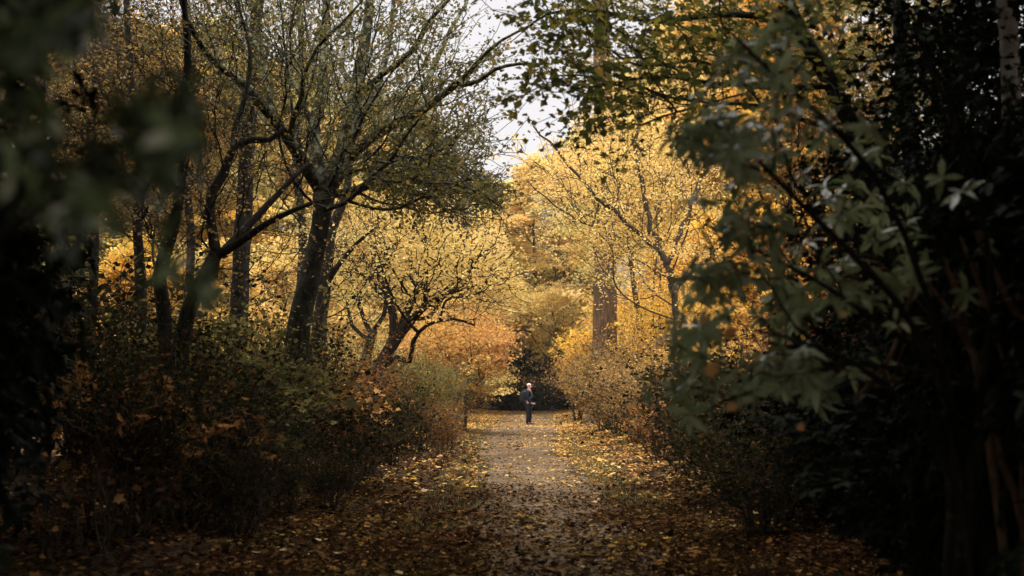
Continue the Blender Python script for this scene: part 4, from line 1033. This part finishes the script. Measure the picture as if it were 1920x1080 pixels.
# single fallen leaves caught on the rhododendron sprays
LEAF1 = ramp_mat("caught_leaf", [(0, (0.60, 0.28, 0.10)), (1, (0.75, 0.5, 0.2))], 0.3, vary=0.0)
rr = np.random.default_rng(123)
for px, py, Y, sz, tn, lab in ((1325, 703, 6.3, 0.09, 0.1, "largest orange leaf caught low on the rhododendron edge"), (1572, 590, 6.9, 0.06, 1.0, "small bright yellow leaf caught among the dark sprays"), (1312, 603, 6.3, 0.06, 0.6, "tan leaf caught at the left tip of the sprays"),
                               (1358, 628, 6.4, 0.08, 0.0, "narrow orange brown leaf hanging below the tan leaf"), (1362, 765, 6.6, 0.07, 0.3, "orange brown leaf lying on the lowest spray"), (1500, 808, 6.8, 0.05, 0.2, "small orange leaf under the lowest rhododendron spray")):
    V, f, tt = leaf_geo(at(px, py, Y)[None], np.array([[0.8, -0.3, 0.25]]) + rr.normal(0, .3, (1, 3)), np.array([[0.1, -0.9, 0.5]]), sz, T_MAPLE, rr, np.array([tn]), 0.8)
    tag(raw_mesh("caught_leaf", V, f, LEAF1, None, tt), lab, "leaf", "fallen leaves caught on the rhododendron")

# --- evergreen walls both sides of the shaded foreground
ever_sides = [
    # x, y, H, radius, label
    (-4.5, 8.6, 3.9, 1.9, "dark rhododendron in the left shade behind the blurred leaves"),
    (-2.95, 4.7, 3.6, 1.5, "dark rhododendron at the left edge close to the lens"),
    (-6.3, 12.8, 3.2, 2.2, "dark rhododendron at the left edge beyond the near ones"),
    (3.55, 9.6, 2.3, 1.75, "black shaded rhododendron behind the bare rusty branches"),
    (4.9, 12.6, 3.6, 2.2, "dark rhododendron low at right behind the overhanging tree trunk"),
    (4.1, 16.8, 2.5, 1.6, "dark rhododendron touching the leafy right bank"),
    (3.9, 6.2, 4.4, 1.9, "dark rhododendron at the right edge close to the lens"),
    (3.05, 8.3, 3.35, 0.9, "narrow dark rhododendron in front of the pale trunk at right"),
    (7.0, 19.0, 5.0, 2.8, "dark rhododendron deep in the right shade"),
    (9.4, 25.0, 6.0, 3.5, "dark rhododendron farthest into the right shade"),
    (-8.6, 17.5, 3.6, 2.8, "dark rhododendron deep in the left shade"),
    (-10.5, 24.0, 4.6, 3.5, "dark rhododendron farthest into the left shade"),
]
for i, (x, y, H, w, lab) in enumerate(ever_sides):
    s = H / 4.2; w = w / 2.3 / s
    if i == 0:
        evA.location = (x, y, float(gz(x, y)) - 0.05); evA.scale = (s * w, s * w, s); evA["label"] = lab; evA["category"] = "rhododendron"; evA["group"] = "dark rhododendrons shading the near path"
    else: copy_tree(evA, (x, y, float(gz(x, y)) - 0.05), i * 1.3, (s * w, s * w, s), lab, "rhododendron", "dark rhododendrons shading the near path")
# tall oak canopy outside the view, added to cast the near path's shade
def canopy(seed):
    rng = np.random.default_rng(seed)
    root = thing("added_shade_oak", "dense dark evergreen oak added to shade the near path", "tree")
    trunk = wander((0, 0, -0.2), (0, 0, 8.5), 8, 0.12, rng)
    T = ell(rng, 1500, (0, 0, 7.6), (5.2, 5.2, 2.6), 0.3)
    W, A, D = grow([(trunk, np.linspace(0.3, 0.1, 8), None)], T, rng, bf=0.3, r_tip=0.01, gamma=0.5, thick=0.03, attach_from=4.5)
    W.build("trunk", B_DARK, root)
    leaf_mesh("crown", A, 26, 0.32, 0.24, EVER, root, rng, upness=1.2)
    return root
can = canopy(99)
spots = [(-5.6, 14.6), (7.8, 15.5), (-4.4, 9.0), (7.0, 9.5), (-3.6, 5.6), (6.4, 4.4), (-5.4, 3.5), (5.6, 3.0), (-5.8, -4.5), (5.8, -5.0), (0.5, -9.0), (-7.5, 9.5), (7.6, 9.0), (-9.5, 16), (10.5, 16), (0.2, -1.5)]
for i, (x, y) in enumerate(spots):
    o = can if i == 0 else copy_tree(can, (x, y, 0), i * 1.1)
    o.location = (x, y, 0); o.scale = (1, 1, 1.27 if i < 2 else 1.0 + 0.04 * (i % 3))
    o["group"] = "evergreen oaks added outside the view to shade the near path"
    o["label"] = "dense dark evergreen oak added outside the view to shade the near path"

# ================================================================ THE MAN
def skin_obj(name, verts, edges, radii, mat, parent, sub=2, root=0):
    me = bpy.data.meshes.new(name); me.from_pydata([tuple(v) for v in verts], edges, []); me.update()
    o = bpy.data.objects.new(name, me); C.objects.link(o); o.parent = parent
    me.materials.append(mat)
    m = o.modifiers.new("skin", 'SKIN'); m.use_smooth_shade = True
    lay = me.skin_vertices[0].data if me.skin_vertices else None
    if lay is None:
        bpy.context.view_layer.objects.active = o
        lay = me.skin_vertices[0].data
    for i, r in enumerate(radii):
        lay[i].radius = r if isinstance(r, tuple) else (r, r)
    lay[root].use_root = True
    s = o.modifiers.new("sub", 'SUBSURF'); s.levels = sub; s.render_levels = sub
    return o
man_loc = base_loc(991, 61.4, 0.012)
man = thing("person", "white haired man in navy jacket and dark trousers with backpack on the path", "person", man_loc)
man.rotation_euler = (0, 0, math.radians(-12))
M_SKIN = flat_mat("skin", (0.50, 0.27, 0.19), 0.55); M_HAIR = flat_mat("white_hair", (0.60, 0.57, 0.54), 0.8)
M_JACK = flat_mat("navy_jacket", (0.004, 0.006, 0.012), 0.9); M_TROU = flat_mat("dark_trousers", (0.006, 0.008, 0.012), 0.95)
M_PACK = flat_mat("black_backpack", (0.007, 0.008, 0.011), 0.9); M_STRAP = flat_mat("grey_strap", (0.07, 0.09, 0.11), 0.7); M_SHOE = flat_mat("black_shoe", (0.02, 0.018, 0.016), 0.5); M_EYE = flat_mat("eye", (0.03, 0.02, 0.02), 0.3)
# facing +X, left/right along Y
bv = [(0, 0, 0.95), (0.0, 0, 1.12), (0.0, 0, 1.30), (0.0, 0, 1.43), (0.02, 0, 1.52), (0.045, 0, 1.60), (0.05, 0, 1.68)]
br = [(0.15, 0.11), (0.14, 0.10), (0.15, 0.11), (0.10, 0.08), 0.052, (0.085, 0.09), (0.07, 0.08)]
be = [(i, i + 1) for i in range(6)]
def addv(p, r, parent): bv.append(p); br.append(r); be.append((parent, len(bv) - 1)); return len(bv) - 1
for s in (-1, 1):
    h = addv((0.0, s * 0.10, 0.88), 0.09, 0); k = addv((0.03 + 0.02 * s, s * 0.105, 0.50), 0.058, h); an = addv((-0.01 + 0.03 * s, s * 0.105, 0.09), 0.038, k); addv((0.13 + 0.03 * s, s * 0.12, 0.04), 0.034, an)
    sh = addv((0.0, s * 0.17, 1.40), 0.062, 3); el = addv((-0.02, s * 0.235, 1.12), 0.042, sh); wr = addv((0.14, s * 0.20, 0.93), 0.028, el); pa = addv((0.20, s * 0.19, 0.90), (0.022, 0.036), wr)
    for q in range(4):
        f1 = addv((0.245 - 0.004 * abs(q - 1.5), s * (0.155 + 0.022 * q), 0.885), 0.0095, pa); addv((0.275 - 0.006 * abs(q - 1.4), s * (0.155 + 0.021 * q), 0.855), 0.008, f1)
    addv((0.205, s * 0.145, 0.885), 0.010, pa)
body = skin_obj("body", bv, be, br, M_SKIN, man, 2)
# face: nose, ears, eyes
def ellipsoid(name, c, r, mat, parent, nu=16, nv=10, zcut=None, noise=0.0):
    rng = np.random.default_rng(4)
    V = []
    for i in range(nv + 1):
        th = math.pi * i / nv
        for j in range(nu):
            ph = 2 * math.pi * j / nu; k = 1 + rng.normal(0, noise) if noise else 1
            V.append((c[0] + r[0] * k * math.sin(th) * math.cos(ph), c[1] + r[1] * k * math.sin(th) * math.sin(ph), c[2] + r[2] * k * math.cos(th)))
    Fq = [[i * nu + j, (i + 1) * nu + j, (i + 1) * nu + (j + 1) % nu, i * nu + (j + 1) % nu] for i in range(nv) for j in range(nu)]
    return raw_mesh(name, np.array(V), [np.array(Fq)], mat, parent, smooth=True)
ellipsoid("nose", (0.150, 0, 1.625), (0.022, 0.014, 0.022), M_SKIN, man)
for s in (-1, 1):
    ellipsoid("ear", (0.045, s * 0.083, 1.635), (0.018, 0.01, 0.032), M_SKIN, man); ellipsoid("eye", (0.128, s * 0.032, 1.655), (0.009, 0.011, 0.008), M_EYE, man)
ellipsoid("hair", (0.015, 0, 1.695), (0.095, 0.088, 0.075), M_HAIR, man, 20, 12, noise=0.03)
# clothes
jv = [(0, 0, 0.90), (0.0, 0, 1.00), (0.0, 0, 1.15), (0.0, 0, 1.30), (0.0, 0, 1.42), (0.01, 0, 1.475)]
jr = [(0.185, 0.145), (0.18, 0.14), (0.175, 0.135), (0.18, 0.14), (0.12, 0.10), (0.075, 0.075)]
je = [(i, i + 1) for i in range(5)]
for s in (-1, 1):
    n0 = len(jv); jv += [(0.0, s * 0.18, 1.395), (-0.02, s * 0.24, 1.12), (0.145, s * 0.20, 0.928)]; jr += [0.09, 0.068, 0.05]; je += [(4, n0), (n0, n0 + 1), (n0 + 1, n0 + 2)]
skin_obj("jacket", jv, je, jr, M_JACK, man, 2, 1)
tv = [(0, 0, 0.98), (0, 0, 0.92)]; trr = [(0.165, 0.125), (0.17, 0.13)]; te = [(0, 1)]
for s in (-1, 1):
    n0 = len(tv); tv += [(0.0, s * 0.095, 0.82), (0.03 + 0.02 * s, s * 0.105, 0.50), (-0.01 + 0.03 * s, s * 0.105, 0.03)]; trr += [0.11, 0.088, 0.078]; te += [(1, n0), (n0, n0 + 1), (n0 + 1, n0 + 2)]
skin_obj("trousers", tv, te, trr, M_TROU, man, 2, 1)
for s in (-1, 1):
    skin_obj("shoe", [(-0.05 + 0.03 * s, s * 0.108, 0.045), (0.06 + 0.03 * s, s * 0.115, 0.045), (0.17 + 0.03 * s, s * 0.122, 0.035)], [(0, 1), (1, 2)], [(0.05, 0.042), (0.05, 0.045), (0.034, 0.04)], M_SHOE, man, 2)
pk = skin_obj("backpack", [(-0.22, 0, 0.98), (-0.235, 0, 1.08), (-0.235, 0, 1.22), (-0.22, 0, 1.36), (-0.20, 0, 1.42)], [(0, 1), (1, 2), (2, 3), (3, 4)], [(0.10, 0.14), (0.12, 0.16), (0.12, 0.16), (0.10, 0.15), (0.06, 0.11)], M_PACK, man, 2)
for s in (-1, 1):
    W = Wood(); Pp, Rr = catmull([(-0.14, s * 0.12, 1.40), (-0.05, s * 0.13, 1.50), (0.06, s * 0.125, 1.46), (0.145, s * 0.12, 1.34), (0.13, s * 0.14, 1.16), (0.0, s * 0.19, 1.05), (-0.14, s * 0.15, 1.04)], [0.013] * 7, 4); W.add(*tube(Pp, Rr, 8)); W.build("strap", M_STRAP, pk)
W = Wood(); Pp, Rr = catmull([(-0.30, 0, 1.34), (-0.26, 0, 1.42), (-0.18, 0, 1.44), (-0.12, 0, 1.42)], [0.015] * 4, 3); W.add(*tube(Pp, Rr, 8)); W.build("strap", M_STRAP, pk)

# ================================================================ HAZE
hb = []
for z in (-1.5, 36.0):
    hb += [(-1500, -1500, z), (1500, -1500, z), (1500, 1500, z), (-1500, 1500, z)]
hm = bpy.data.materials.new("forest_haze"); hm.use_nodes = True
t = hm.node_tree; t.nodes.clear(); ho = t.nodes.new("ShaderNodeOutputMaterial"); hv = t.nodes.new("ShaderNodeVolumePrincipled")
hv.inputs["Color"].default_value = (0.93, 0.89, 0.80, 1); hv.inputs["Density"].default_value = 0.00018; hv.inputs["Anisotropy"].default_value = 0.2
t.links.new(hv.outputs[0], ho.inputs["Volume"])
hz = raw_mesh("haze", np.array(hb), [np.array([[0, 3, 2, 1], [4, 5, 6, 7], [0, 1, 5, 4], [1, 2, 6, 5], [2, 3, 7, 6], [3, 0, 4, 7]])], hm)
tag(hz, "faint autumn haze softening the far trees", kind="stuff")
